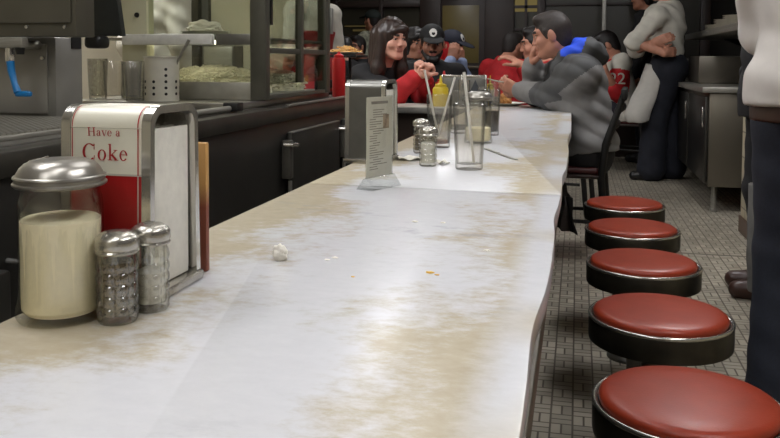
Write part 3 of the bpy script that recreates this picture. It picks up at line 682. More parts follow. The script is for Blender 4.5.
GL['o'] = (.48, poly_ring(.23, .215, .205, .235, .095, .032))
GL['k'] = (.52, bar(.12, 0, .12, .7, .09)+bar(.15, .2, .4, .42, .035)+bar(.2, .24, .42, .02, .1)+serif(.12, .015, .22)+serif(.42, .015, .2)+serif(.38, .43, .18)+serif(.09, .685, .12))
def word(txt, w, x0=0.0, y0=0.0, sp=.02):
    cur = 0; polys = []
    for ch in txt:
        if ch == ' ': cur += .26; continue
        adv, pl = GL[ch]; polys += [[(x+cur, y) for x, y in q] for q in pl]; cur += adv+sp
    k = w/cur; return [[(x0+x*k, y0+y*k) for x, y in q] for q in polys]
NW, ND, NH = .110, .112, .219             # dispenser width, depth, height
def arch(w, h, r, taper=.0, z0=0.0, n=10):
    """outline of the dispenser seen from its open side: upright with rounded shoulders"""
    pts = [(-w/2-taper, z0), (w/2+taper, z0)]
    for k in range(n+1): a = R(90*k/n); pts.append((w/2-r+r*math.cos(a), h-r+r*math.sin(a)))
    for k in range(n+1): a = R(90+90*k/n); pts.append((-w/2+r+r*math.cos(a), h-r+r*math.sin(a)))
    return pts
MX = Matrix(((0, 0, 1, 0), (1, 0, 0, 0), (0, 1, 0, 0), (0, 0, 0, 1)))   # outline (y,z) extruded along x
REDP = mat('panel_red', (168, 22, 26), .35, 0, .05); CREAMP = mat('panel_cream', (222, 218, 200), .35, 0, .04)
def dispenser(t, panel, face=CHROME):
    ro = arch(ND, NH, .024, .004, .012)
    ri = arch(ND-.018, NH-.009, .018, .003, .012)
    # two chrome end frames with an arched opening, a body shell between them
    for sx in (-1, 1):
        x0 = sx*(NW/2-.011); x1 = sx*NW/2
        m = MB()
        for k in range(len(ro)):
            a, b, c, d = ro[k], ro[(k+1) % len(ro)], ri[(k+1) % len(ri)], ri[k]
            for q in ([(x1, *a), (x1, *b), (x1, *c), (x1, *d)], [(x0, *a), (x0, *b), (x0, *c), (x0, *d)], [(x0, *a), (x0, *b), (x1, *b), (x1, *a)], [(x0, *d), (x0, *c), (x1, *c), (x1, *d)]): m.quad(q)
        bmesh.ops.remove_doubles(m.bm, verts=m.bm.verts, dist=1e-5)
        m.build('end_frame', CHROME, t, ang=50)
    so = arch(ND-.004, NH-.002, .023, .0035, .012); si = arch(ND-.010, NH-.005, .020, .003, .012); m = MB()
    for k in range(1, len(so)):
        a, b, c, d = so[k], so[(k+1) % len(so)], si[(k+1) % len(si)], si[k]; x0, x1 = -NW/2+.011, NW/2-.011
        for q in ([(x0, *a), (x0, *b), (x1, *b), (x1, *a)], [(x0, *d), (x0, *c), (x1, *c), (x1, *d)]): m.quad(q)
    m.build('shell', face, t, ang=50)
    MB().box(-NW/2-.004, NW/2+.004, -ND/2-.008, ND/2+.008, .0, .0125, .004).build('base_plate', WCHROME, t)
    m = MB(); rnd = random.Random(3)
    for sx in (-1, 1):
        for k in range(7):
            x = sx*(NW/2-.010-.006*k); m.box(x-.0022, x+.0022, -.044+rnd.uniform(-.001, .001), .044, .014, .192-.003*(k % 3), .0012, M=Matrix.Rotation(rnd.uniform(-.01, .01), 4, 'X'))
    m.box(-NW/2+.05, NW/2-.05, -.04, .04, .014, .17).build('napkins', PAPER, t)
    if panel:
        yf = -(ND-.004)/2-.0004
        def pl(z): return yf-.0035*(NH-.03-z)/(NH-.04)*1.0
        g = thing_panel = MB()
        x0, x1, zt, zm = -NW/2+.0115, NW/2-.0115, NH-.025, .143
        n = 8; top_pts = [(-(ND-.004)/2+.023-.023*math.cos(R(90*k/n)), NH-.025+.023*math.sin(R(90*k/n))) for k in range(n+1)]
        g.quad([(x0, pl(zm), zm), (x1, pl(zm), zm), (x1, pl(zt), zt), (x0, pl(zt), zt)])
        for (ya, za), (yb, zb) in zip(top_pts, top_pts[1:]): g.quad([(x0, ya-.0005, za+.0005), (x1, ya-.0005, za+.0005), (x1, yb-.0005, zb+.0005), (x0, yb-.0005, zb+.0005)])
        g.quad([(x0, top_pts[-1][0], NH-.0015), (x1, top_pts[-1][0], NH-.0015), (x1, .02, NH-.0015), (x0, .02, NH-.0015)])
        bmesh.ops.remove_doubles(g.bm, verts=g.bm.verts, dist=1e-4)
        pn = g.build('slogan_panel', CREAMP, t, ang=60)
        g = MB()
        g.quad([(x0, pl(.013), .013), (x1, pl(.013), .013), (x1, pl(zm), zm-.0008), (x0, pl(zm), zm-.0008)]).build('red_field', REDP, t)
        for xs, xe in ((x0+.0012, x0+.0024), (x1-.0050, x1-.0036)):
            g = MB(); g.quad([(xs, pl(zm)-.0005, zm), (xe, pl(zm)-.0005, zm), (xe, pl(zt)-.0005, zt), (xs, pl(zt)-.0005, zt)])
            for (ya, za), (yb, zb) in zip(top_pts, top_pts[1:]): g.quad([(xs, ya-.001, za+.001), (xe, ya-.001, za+.001), (xe, yb-.001, zb+.001), (xs, yb-.001, zb+.001)])
            g.build('red_stripe', REDP, pn, ang=60)
        g = MB(); g.quad([(x1-.0050, pl(.013)-.0005, .013), (x1-.0036, pl(.013)-.0005, .013), (x1-.0036, pl(zm)-.0005, zm), (x1-.0050, pl(zm)-.0005, zm)]).quad([(x0, pl(zm)-.0004, zm-.001), (x1, pl(zm)-.0004, zm-.001), (x1, pl(zm)-.0004, zm+.0012), (x0, pl(zm)-.0004, zm+.0012)]).build('white_stripe', mat('panel_line', (190, 180, 168), .4), pn)
        g = MB()
        def pl2(z):
            if z < zt: return pl(z)
            q_ = max(-1, min(1, (z-NH+.025)/.023)); return -(ND-.004)/2+.023-.023*math.sqrt(1-q_*q_)-.001
        for q in word('Have a', .041, x0+.021, .1855)+word('Coke', .058, x0+.0135, .159): g.quad([(x, pl2(z)-.0007, z) for x, z in q])
        g.build('lettering', REDP, pn)
a = W(62, 250, .79); b = W(158, 250, .79)
d1 = thing('napkin_dispenser', 'chrome napkin dispenser with a cream and red slogan panel, behind the sugar jar', 'napkin dispenser', ((a.x+b.x)/2-.003, .79+ND/2, CT), 0, 'chrome napkin dispensers on the counter')
dispenser(d1, True)
a = W(346, 160, 2.03); b = W(387, 160, 2.03)
d2 = thing('napkin_dispenser', 'plain grey metal napkin dispenser behind the standing menu card', 'napkin dispenser', ((a.x+b.x)/2, 2.03+ND/2, CT), R(-4), 'chrome napkin dispensers on the counter')
dispenser(d2, False, mat('grey_face_steel', (128, 127, 122), .3, .8, .1, 20))
# tan and rust strip behind the first dispenser
x = d1.location.x
o = MB(); o.box(-.07, .012, 0, .010, .0, .165, .002)
mm = bpy.data.materials.new('two_tone_card'); mm.use_nodes = True; nt = mm.node_tree
tc = nt.nodes.new('ShaderNodeTexCoord'); sp_ = nt.nodes.new('ShaderNodeSeparateXYZ'); rp = nt.nodes.new('ShaderNodeValToRGB'); mr = nt.nodes.new('ShaderNodeMapRange')
mr.inputs[2].default_value = .165; nt.links.new(tc.outputs['Object'], sp_.inputs[0]); nt.links.new(sp_.outputs[2], mr.inputs[0]); nt.links.new(mr.outputs[0], rp.inputs[0])
rp.color_ramp.elements[0].position = .5; rp.color_ramp.elements[0].color = (*lin((128, 66, 44)), 1); rp.color_ramp.elements[1].position = .68; rp.color_ramp.elements[1].color = (*lin((190, 145, 84)), 1)
nt.links.new(rp.outputs[0], nt.nodes['Principled BSDF'].inputs['Base Color']); nt.nodes['Principled BSDF'].inputs['Roughness'].default_value = .5
tag(o.build('menu_board', mm, None, (W(206.5, 255, .935).x-.012, .935, CT)), 'tan and rust coloured board standing upright behind the slogan napkin dispenser', 'menu board')

# standing menu card
P0, P1 = G(362, 191, CT), G(399, 184, CT); ang = math.radians(68)
mc = thing('menu_stand', 'clear acrylic stand holding an upright printed menu card', 'menu stand', ((P0.x+P1.x)/2-.004, (P0.y+P1.y)/2, CT), ang)
MB().prism([(-.022, 0), (.022, 0), (.004, .024), (-.004, .024)], -.052, .052, .001, Matrix(((0, 0, 1, 0), (1, 0, 0, 0), (0, 1, 0, 0), (0, 0, 0, 1)))).build('acrylic_base', ACRYLIC, mc)
MB().box(-.048, .048, -.002, .002, .024, .195, .0005).build('acrylic_sleeve', ACRYLIC, mc)
cd = MB().box(-.0455, .0455, -.0008, .0008, .025, .193).build('menu_card', mat('menu_paper', (196, 190, 172), .6, 0, .05, 40), mc)
g = MB(); rnd = random.Random(5)
for sgn in (-1, 1):
    y = sgn*.0009
    for k in range(26):
        z = .165-.005*k; L = rnd.uniform(.3, .75)*.07; x0 = -.036+rnd.choice((0, 0, .012))
        g.quad([(x0, y, z), (x0+L, y, z), (x0+L, y, z+.0018), (x0, y, z+.0018)])
    g.quad([(-.03, y, .178), (.03, y, .178), (.03, y, .184), (-.03, y, .184)])
g.build('print', mat('menu_ink', (128, 120, 108), .7), cd)
g = MB()
for sgn in (-1, 1): g.quad([(.012, sgn*.00095, .125), (.034, sgn*.00095, .125), (.034, sgn*.00095, .155), (.012, sgn*.00095, .155)])
g.build('picture', mat('menu_picture', (150, 128, 104), .6, 0, .5, 60), cd)

# tumblers
def tumbler(t, r0, r1, h, water=None, wm=WATER, ice=False):
    MB().lathe([(0, .001), (r0*.96, 0), (r0, .003), (r0+(r1-r0)*.5, h*.5), (r1, h-.001), (r1-.0012, h), (r1-.0024, h-.001), (r0+(r1-r0)*.5-.0026, h*.5), (r0-.003, .014), (0, .011)], seg=48).build('glass', GLASS, t)
    if water:
        rr = r0+(r1-r0)*water/h-.0034
        MB().lathe([(0, .0115), (r0-.0042, .0145), (rr, water), (0, water)], seg=40).build('drink', wm, t)
def straw(t, a, b, name='straw'): MB().tube([a, b], .0034, 10).build(name, mat('white_straw', (214, 210, 200), .5), t)
P = G(469, 169, CT); g1 = thing('tumbler', 'tall clear tumbler in front, empty, holding a white straw', 'glass', P, 0, 'tumblers on the counter'); tumbler(g1, .034, .041, .163)
P2_ = G(439, 147, CT); g2 = thing('tumbler', 'clear tumbler half full of water behind the small salt shaker', 'glass', P2_, 0, 'tumblers on the counter'); tumbler(g2, .034, .040, .165, .098)
MB().lathe([(0, .012), (.028, .012), (.030, .022), (0, .024)], seg=24).build('dregs', mat('dregs', (150, 112, 84), .6, 0, .3, 80), g2)
P3_ = G(459, 133, CT); g3 = thing('tumbler', 'clear tumbler seen between the water glass and the front tumbler', 'glass', P3_, 0, 'tumblers on the counter'); tumbler(g3, .034, .040, .16, .03)
COLA = mat('cola', (40, 22, 16), .15, 0, .1)
P4_ = G(491, 135, CT); g4 = thing('tumbler', 'tumbler with an inch of dark cola left, behind the chrome domed jar', 'glass', P4_, 0, 'tumblers on the counter'); tumbler(g4, .028, .033, .165, .088, COLA)
def strawthing(label, a, b): t_ = tag(MB().tube([(0, 0, 0), Vector(b)-Vector(a)], .0036, 10).build('straw', mat('white_straw', (214, 210, 200), .5), None, a), label, 'straw', 'drinking straws'); return t_
strawthing('white straw standing in the empty front tumbler', (P.x+.012, P.y, CT+.016), W(464, 72, P.y+.0))
strawthing('white straw leaning right in the tumbler of water', (P2_.x-.004, P2_.y-.01, CT+.03), W(455, 77, P2_.y+.01))
strawthing('white straw leaning left in the tumbler of water', (P2_.x-.008, P2_.y+.012, CT+.05), W(424.5, 70, P2_.y+.01))
# paned shakers in the middle distance
P = G(428, 166, CT); t = thing('salt_shaker', 'small glass salt shaker in front of the water tumbler', 'salt shaker', P); shaker(t, .078, .06, SALT, .024, .0225)
P = G(421, 153, CT); t = thing('pepper_shaker', 'glass shaker with a dull dark lid half hidden by the small salt shaker', 'pepper shaker', P); shaker(t, .078, .05, PEP, .022, .0225)
P = G(478, 143, CT); t = thing('sugar_pourer', 'chrome domed sugar jar behind the front tumbler', 'sugar dispenser', P); sugar_jar(t, .05)
# knife
a, b = G(485, 149.5, CT), G(517, 160.5, CT); L = (b-a).length
t = thing('table_knife', 'steel table knife lying on the counter right of the tumblers', 'knife', (a+b)/2, math.atan2(b.y-a.y, b.x-a.x))
MB().prism([(-L/2, -.004), (-.02, -.006), (-.02, .006), (-L/2, .005)], .0008, .0045, .001).build('handle', STEEL, t)
MB().prism([(-.02, -.006), (L/2-.02, -.008), (L/2, -.002), (L/2-.005, .005), (-.02, .005)], .0008, .0026, .0005).build('blade', STEEL, t)
# napkin scraps and crumbs
def crumple(name, label, P, s, seed, m, flat=.5, cat='napkin', group=None):
    t = bmesh.new(); bmesh.ops.create_icosphere(t, subdivisions=4, radius=1); rnd = np.random.RandomState(seed); k = rnd.randn(14, 3)*2.6; ph = rnd.rand(14)*6
    for v in t.verts:
        d = sum(abs(math.sin(float(np.dot(k[i], v.co))+ph[i])) for i in range(14))/14
        v.co *= (.25+1.15*d)
    lo = min(v.co.z for v in t.verts); bmesh.ops.translate(t, vec=(0, 0, -lo*.6), verts=t.verts)
    for v in t.verts: v.co.z = max(0, v.co.z)*flat; 
    bmesh.ops.scale(t, vec=(s[0], s[1], s[2]), verts=t.verts)
    m_ = MB(); m_._join(t); return tag(m_.build(name, m, None, P, ang=25), label, cat, group)
crumple('crumpled_napkin', 'small crumpled white napkin alone on the front of the counter', G(280, 260, CT), (.010, .010, .016), 3, PAPER, .8)
def sheet(name, label, px, Y=None, rot=0.0, w=.08, d=.05, cat='napkin'):
    P = G(*px, CT); t = bmesh.new(); bmesh.ops.create_grid(t, x_segments=14, y_segments=10, size=.5)
    for v in t.verts: v.co.z = .004+.0035*math.sin(9*v.co.x+3*v.co.y)+.002*math.sin(17*v.co.y+2)
    bmesh.ops.scale(t, vec=(w, d, 1), verts=t.verts); bmesh.ops.solidify(t, geom=t.faces[:], thickness=.0012); lo = min(v.co.z for v in t.verts)
    bmesh.ops.translate(t, vec=(0, 0, -lo), verts=t.verts)
    m_ = MB(); m_._join(t); return tag(m_.build(name, PAPER, None, P, rot), label, cat)
sheet('paper_napkin', 'folded white napkin lying right of the plain napkin dispenser', (409, 160), rot=.3, w=.06, d=.05)
sheet('paper_napkin', 'white napkin scrap under the water tumbler, beside the small salt shaker', (442, 164), rot=-.4, w=.03, d=.03)
sheet('paper_napkin', 'thin white napkin on the left counter edge beyond the small shakers', (429, 131), rot=.2, w=.05, d=.03)
CRUMBS = [((335, 258), (225, 220, 210), .0035), ((327, 260), (225, 220, 210), .003), ((430, 273), (214, 170, 70), .004), ((437, 275), (205, 160, 80), .0025), ((487, 251), (222, 218, 205), .004), ((415, 222), (222, 218, 205), .004), ((443, 223), (222, 218, 205), .0035), ((353, 277), (214, 150, 70), .002)]
CL = ['white crumb beside the rubbed patch left of centre', 'tiny white crumb left of another white crumb', 'yellow crumb in the middle of the counter', 'tiny tan crumb right of the yellow crumb', 'pale crumb toward the right edge of the counter', 'white crumb in front of the seam', 'white crumb in front of the seam, right of another crumb', 'orange speck left of the middle of the counter']
for i, (px, rgb, r) in enumerate(CRUMBS): crumple('crumb', CL[i], G(*px, CT), (r*1.3, r, r*.5), 20+i, mat('crumb_%d%d' % (rgb[0], rgb[2]), rgb, .8), .6, 'crumb', 'crumbs on the counter')

# squeeze bottles
def squeeze(label, P, m, r=.031, h=.10, tip=.05, capm=None, cat='squeeze bottle', group='squeeze bottles'):
    t = thing('squeeze_bottle', label, cat, P, 0, group)
    MB().lathe([(0, 0), (r*.92, 0), (r, .004), (r, h*.9), (r*.9, h), (r*.6, h+.003), (0, h+.003)], seg=40).build('bottle', m, t)
    MB().lathe([(0, h+.0032), (r*.75, h+.0032), (r*.75, h+.016), (r*.55, h+.02), (r*.28, h+.024), (r*.2, h+.035), (r*.09, h+.02+tip), (0, h+.02+tip)], seg=28).build('nozzle_cap', capm or m, t)
    return t
YEL = mat('mustard_plastic', (190, 164, 34), .4, 0, .05); RED = mat('ketchup_plastic', (178, 20, 22), .4, 0, .05)
squeeze('large yellow mustard squeeze bottle with a pointed nozzle behind the tumblers', (W(440.5, 100, 4.76).x, 4.76, CT-.004), YEL, .047, .115, .05)
squeeze('red ketchup squeeze bottle behind the large yellow mustard bottle', (W(444, 100, 5.0).x, 5.0, CT-.004), RED, .058, .14, .05)
# ------------------------------------------------------------------ back counter, left
BC, BX = .84, -1.17
bc = thing('back_counter', 'long dark back counter with a steel top along the left side', 'counter', (0, 0, 0))
MB().box(-1.98, BX-.06, -.6, 4.25, BC-.03, BC, .003).build('worktop', DSTEEL, bc)
fm = MB(); fm.box(BX-.062, BX, -.6, 4.25, BC-.062, BC-.004, .006).build('front_rail', mat('rail_steel', (80, 77, 70), .4, .7, .2, 10), bc)
MB().box(BX-.012, BX+.006, 3.16, 4.25, BC-.004, BC+.006, .002).build('bright_edge', STEEL, bc)
MB().box(-1.96, BX-.02, -.6, 4.22, .08, BC-.063, .004).build('front_panel', BLACKPANEL, bc)
MB().box(-1.9, BX-.08, -.6, 4.2, 0, .079).build('plinth', BLACK, bc)
def cooler_door(ya, yb, z1=.728):
    dd = MB().box(BX-.019, BX+.012, ya, yb, .16, z1, .012).build('door', mat('cooler_door', (58, 56, 51), .4, .5, .15, 8), bc)
    MB().box(BX-.012, BX+.014, ya+.006, yb-.006, z1-.004, z1+.001, .001).build('door_edge', STEEL, dd)
    MB().box(BX-.018, BX+.022, ya-.055, ya-.012, z1-.19, z1-.03, .006).build('latch', DSTEEL, dd)
    MB().tube([(BX+.0, ya-.07, z1-.045), (BX+.03, ya-.065, z1-.045), (BX+.034, ya-.0, z1-.05)], .008, 10).build('latch_handle', CHROME, dd)
    MB().tube([(BX+.012, ya-.03, z1-.26), (BX+.012, ya-.03, z1-.2)], .009, 10).build('hinge_pin', STEEL, dd)
cooler_door(3.18, 3.87); cooler_door(3.97, 4.2)
cooler_door(1.9, 2.95, .70) if False else None
# a low door by the sugar jar with a chrome catch
a = XP(14, 262, BX)
dd = MB().box(BX-.019, BX+.01, a.y-.5, a.y-.02, .2, a.z-.01, .008).build('door', mat('cooler_door', (58, 56, 51), .4, .5, .15, 8), bc)
MB().tube([(BX-.015, a.y+.0, a.z), (BX+.02, a.y, a.z), (BX+.022, a.y, a.z-.05)], .008, 10).build('latch_handle', CHROME, dd)
# drip grate of the water station
gr = MB(); gy0, gy1, gx0, gx1 = 1.50, 2.16, -1.93, -1.28
gr.box(gx0, gx1, gy0, gy1, BC, BC+.012, .003)
gt = tag(gr.build('drip_tray', STEEL, None), 'perforated steel drip tray on the back counter below the water tap', 'drip tray')
g = MB()
for i in range(30):
    y = gy0+.02+i*(gy1-gy0-.04)/29; g.box(gx0+.015, gx1-.015, y-.004, y+.004, BC+.0121, BC+.0165)
for i in range(28):
    x = gx0+.02+i*(gx1-gx0-.04)/27; g.box(x-.003, x+.003, gy0+.015, gy1-.015, BC+.0121, BC+.016)
g.build('grate', mat('grate_steel', (150, 147, 138), .45, .8), gt)

# steel machine standing on the back counter, and the box hung over it
mz0, mz1 = BC+.001, W(55, 35, 2.2).z
mx1 = W(56, 80, 2.2).x; my1 = XP(83, 95, mx1).y
ma = thing('ice_machine', 'steel water machine with a plain front panel behind the tap', 'machine', (0, 0, 0))
MB().box(-1.98, mx1, 2.2, my1, mz0, 1.098, .004).build('housing', mat('machine_steel', (138, 135, 128), .42, .45, .15, 5), ma)
a, b = W(-40, 126, 2.195), W(47, 44, 2.195)
MB().box(max(a.x, -1.97), b.x, 2.192, 2.2, .86, b.z, .003).build('front_panel', mat('machine_panel', (152, 149, 142), .4, .5, .2, 3), ma)
for px_, py_ in ((43, 58), (34, 123)):
    p = W(px_, py_, 2.19); MB().lathe([(0, 0), (.007, 0), (.006, .006), (0, .007)], seg=16, M=Matrix.Translation(p) @ Matrix.Rotation(R(90), 4, 'X')).build('screw', CHROME, ma)
p = W(64, 41, 2.3); MB().box(mx1, mx1+.003, p.y-.02, p.y+.03, p.z-.025, p.z+.012).build('vent', BLACK, ma)
hx1 = W(76, 20, 2.1).x; hy1 = XP(95, 30, hx1).y; hz = W(76, 36.5, 2.1).z
hb = thing('overhead_cabinet', 'steel cabinet hanging above the water machine at upper left', 'cabinet', (0, 0, 0))
MB().box(-1.98, hx1, 2.1, hy1, hz, ZC-.001, .004).build('body', mat('hood_steel', (92, 88, 76), .42, .4, .15, 4), hb)
p = W(70, 32, 2.09); MB().box(-1.97, p.x, 2.093, 2.1, hz+.04, ZC-.1, .003).build('door', mat('hood_door', (96, 92, 80), .4, .4, .2, 3), hb)
for px_ in (27, 65):
    p = W(px_, 27, 2.09); MB().lathe([(0, 0), (.006, 0), (.005, .005), (0, .006)], seg=14, M=Matrix.Translation(p) @ Matrix.Rotation(R(90), 4, 'X')).build('screw', CHROME, hb)
# water tap
q = W(20, 44, 2.03)
tp = thing('water_tap', 'grey water tap with a blue push lever, left in front of the steel machine', 'tap', (q.x, 2.03, q.z))
MB().box(-.16, .018, -.016, .016, -.012, .020, .007).build('body', STEEL, tp)
MB().tube([(-.06, 0, -.01), (-.06, 0, .0), (-.06, .08, .0), (-.06, .1605, .0)], .013, 14).build('inlet_pipe', STEEL, tp)
MB().lathe([(0, -.03), (.011, -.03), (.014, -.012), (.010, -.010), (0, -.010)], seg=20).build('spout', BLACK, tp)
MB().lathe([(0, -.05), (.012, -.05), (.014, -.03), (.012, -.01), (0, -.01)], (-.034, 0, 0), seg=20).build('valve', CHROME, tp)
BLUE = mat('blue_plastic', (10, 100, 156), .35, 0, .06)
bl = MB().tube([(-.034, 0, -.045), (-.030, -.001, -.075), (-.018, -.003, -.115), (-.006, -.006, -.140)], [.012, .0105, .009, .011], 14).build('lever', BLUE, tp)
MB().prism([(-.012, -.014), (.030, -.010), (.036, .0), (.03, .012), (-.012, .014)], -.152, -.136, .005).build('lever_pad', BLUE, bl)
# dark hood panel hung beyond
a, b = W(95, 36, 2.75), W(122, 36, 2.75); c = W(117, 0, 2.75)
tag(MB().prism([(a.x-.1, a.z), (b.x, a.z), (c.x, c.z), (c.x-.1, ZC-.001), (a.x-.1, ZC-.001)], -.03, 0, .004, Matrix(((1, 0, 0, 0), (0, 0, -1, 2.75), (0, 1, 0, 0), (0, 0, 0, 1)))).build('exhaust_hood', mat('hood_dark', (58, 60, 58), .5, .4), None), 'dark grey exhaust hood panel hanging between the steel cabinet and the glass case', 'hood')
a = W(97, 41, 2.7)
tag(MB().box(a.x-.034, a.x+.034, 2.66, 2.74, a.z-.028, W(97, 36, 2.75).z-.001, .016, 3).build('vent_nozzle', BLACK, None), 'black rounded nozzle below the dark exhaust hood', 'nozzle')

# raised steel deck with glasses and cutlery
dz = .868
tag(MB().box(-1.98, BX-.066, 2.80, 3.935, BC+.001, dz, .005).build('steel_shelf', mat('deck_steel', (160, 157, 148), .3, .9, .1, 12), None), 'low raised steel ledge under the glass case and the clean tumblers', 'ledge')
bz = XP(250, 108, BX+.0)
tag(MB().tube([(-1.235, 2.45, BC+.012), (-1.235, 2.72, BC+.012)], .011, 12).build('steel_rod', STEEL, None), 'short steel rod lying on the back counter edge right of the slogan dispenser', 'rod')
tag(MB().box(-1.262, -1.205, 2.725, 2.785, BC+.001, BC+.034, .005).build('black_clip', BLACK, None), 'small black clip at the end of the steel rod', 'clip')
def clean(px, label, r0=.034, r1=.041, h=.155, m=None, Y=2.93, dark=False):
    p = W(px, 97, Y); t = thing('tumbler', label, 'glass', (p.x, Y, dz), 0, 'clean tumblers on the steel ledge')
    MB().lathe([(0, .001), (r0*.96, 0), (r0, .003), (r1, h-.001), (r1-.002, h), (r1-.003, h-.002), (r0-.003, .016), (0, .012)], seg=36).build('glass', m or GLASS, t)
    return t
clean(98, 'clean tumbler with dark streaks, leftmost on the steel ledge', h=.165, m=glassy('streaky_glass', (250, 250, 246), (120, 120, 114), .9, .04, 1.0, haze=.35, hcol=(.03, .03, .03)))  # dark reflections painted into the glass as noise streaks
clean(114, 'clean tumbler second from left on the steel ledge, below the dark hood'); clean(132, 'clean tumbler third from left on the steel ledge', Y=2.95); clean(135, 'clean tumbler half in front of the cutlery holder', Y=2.845)
# cutlery holder
p = W(162, 97, 2.90); ch = thing('cutlery_holder', 'pierced steel cutlery cylinder with a spoon handle on the steel ledge', 'cutlery holder', (p.x, 2.90, dz))
MB().lathe([(0, .001), (.066, 0), (.0665, .003), (.0675, .168), (.0715, .170), (.0715, .175), (.066, .175), (.0655, .006), (0, .005)], seg=48).build('cylinder', mat('holder_steel', (214, 210, 196), .42, .25, .06, 20), ch)
for col in range(9):
    a0 = R(40*col-88); n = 5 if col % 2 else 3
    for k in range(n):
        g = MB(); z = .028+.024*k; M = Matrix.Rotation(a0, 4, 'Z') @ Matrix.Translation((.0670, 0, z)) @ Matrix.Rotation(R(90), 4, 'Y')
        g.lathe([(0, 0), (.006, 0), (.006, .001), (0, .001)], seg=14, M=M); g.build('hole', BLACK, ch)
sp0 = W(181, 54, 2.9); sp1 = W(189, 40, 2.9)
tag(MB().tube([(p.x+.0, 2.9, dz+.02), tuple(sp0), tuple(sp1)], [.004, .005, .007], 10).build('spoon', STEEL, None), 'steel spoon standing in the pierced cutlery cylinder', 'spoon')

# glass display case
CY0, CY1, CX0, CX1, CZ0, CZ1 = 3.0, 3.86, -1.94, -1.205, dz, 1.62
dc = thing('display_case', 'steel framed glass display case on the back counter', 'display case', (0, 0, 0))
CF = mat('case_frame', (88, 86, 76), .42, .5, .12, 10)
def nf(px0, px1, y0, y1): a, b = W(px0, y0, CY0), W(px1, y1, CY0); return a.x, b.x, min(a.z, b.z), max(a.z, b.z)
xa = W(250, 60, CY0).x
MB().box(xa, CX1, CY0, CY0+.05, CZ0+.001, CZ1, .003).build('post', CF, dc); MB().box(CX1-.045, CX1, CY1-.07, CY1, CZ0+.001, CZ1, .003).build('post', CF, dc)
MB().box(CX0, CX0+.04, CY1-.04, CY1, CZ0+.001, CZ1, .003).build('post', CF, dc)
xb = W(147, 60, CY0).x; xc = max(CX0, W(122, 60, CY0).x)
cp = MB().box(xc, xb, CY0, CY0+.06, CZ0+.001, CZ1, .003).build('side_panel', mat('panel_enamel', (212, 208, 176), .5, .1, .06, 4), dc)
q = W(137, 15, CY0-.001); MB().lathe([(0, 0), (.011, 0), (.01, .005), (0, .006)], seg=16, M=Matrix.Translation(q) @ Matrix.Rotation(R(90), 4, 'X')).build('knob', BLACK, cp)
zb = W(200, 82, CY0).z; zs0, zs1 = W(200, 45, CY0).z, W(200, 34, CY0).z
MB().box(xb, xa, CY0+.004, CY0+.03, CZ0+.001, zb, .003).build('bottom_rail', mat('case_sill', (150, 147, 136), .4, .6, .25, 8), dc)
MB().box(CX1-.03, CX1-.002, CY0+.05, CY1-.07, CZ0+.001, XP(300, 90, CX1).z-.01, .003).build('bottom_rail', CF, dc)
sh = MB().box(CX0+.02, CX1-.02, CY0+.035, CY1-.03, zs0+.02, zs0+.032, .002).build('shelf', STEEL, dc)
x122, x232 = W(122, 40, CY0-.03).x, W(212, 40, CY0-.03).x
MB().box(x122, x232, CY0-.035, CY0-.002, zs0, zs1, .006).build('shelf_lip', mat('bright_lip', (226, 224, 216), .35, .1), sh)
MB().box(x232, xa, CY0+.002, CY0+.03, zs0, zs1, .003).build('middle_rail', mat('case_rail', (112, 110, 102), .4, .7), dc)
zm0, zm1 = XP(300, 54, CX1).z, XP(300, 49, CX1).z
MB().box(CX1-.03, CX1-.004, CY0+.05, CY1-.07, zm0, zm1, .002).build('middle_rail', CF, dc)
ym = XP(302, 50, CX1).y; MB().box(CX1-.026, CX1+.002, ym-.018, ym+.018, zb-.01, CZ1-.02, .002).build('sliding_stile', CF, dc)
MB().box(CX1-.01, CX1+.004, CY0+.052, CY0+.075, XP(273, 25, CX1).z, CZ1-.02, .002).build('door_pull', BLACK, dc)
y2 = XP(330, 30, CX1).y; MB().box(CX1+.0, CX1+.012, y2-.015, y2+.02, XP(330, 34, CX1).z, XP(330, 8, CX1).z, .003).build('door_pull', mat('aluminium', (150, 148, 142), .4, .6), dc)
MB().box(CX0, CX1, CY0, CY1, CZ1, CZ1+.04, .004).build('roof', CF, dc)
MB().box(CX0+.1, CX1-.1, CY0+.055, CY0+.085, zs0+.004, zs0+.0195, .003).build('lamp_strip', glow('case_lamp', (255, 246, 226), 5), dc)  # glowing strip added to brighten the heaps, not a known fitting
MB().box(CX0+.1, CX1-.1, CY0+.08, CY0+.12, CZ1-.03, CZ1-.001, .003).build('lamp_strip', glow('case_lamp', (255, 246, 226), 5), dc)  # second added glow, brightens the upper shelf
MB().box(xb, xa, CY0+.014, CY0+.019, zb, CZ1).build('front_pane', PANE, dc)
MB().box(CX1-.016, CX1-.012, CY0+.05, CY1-.07, zb-.01, CZ1).build('sliding_pane', PANE, dc)
MB().box(CX0+.04, CX1-.05, CY1-.02, CY1-.016, zb, CZ1).build('rear_pane', PANE, dc)
MB().box(CX0+.06, CX1-.06, CY0+.06, CY1-.06, CZ0+.001, CZ0+.02, .003).build('tray_floor', mat('white_enamel', (150, 148, 138), .4), dc)
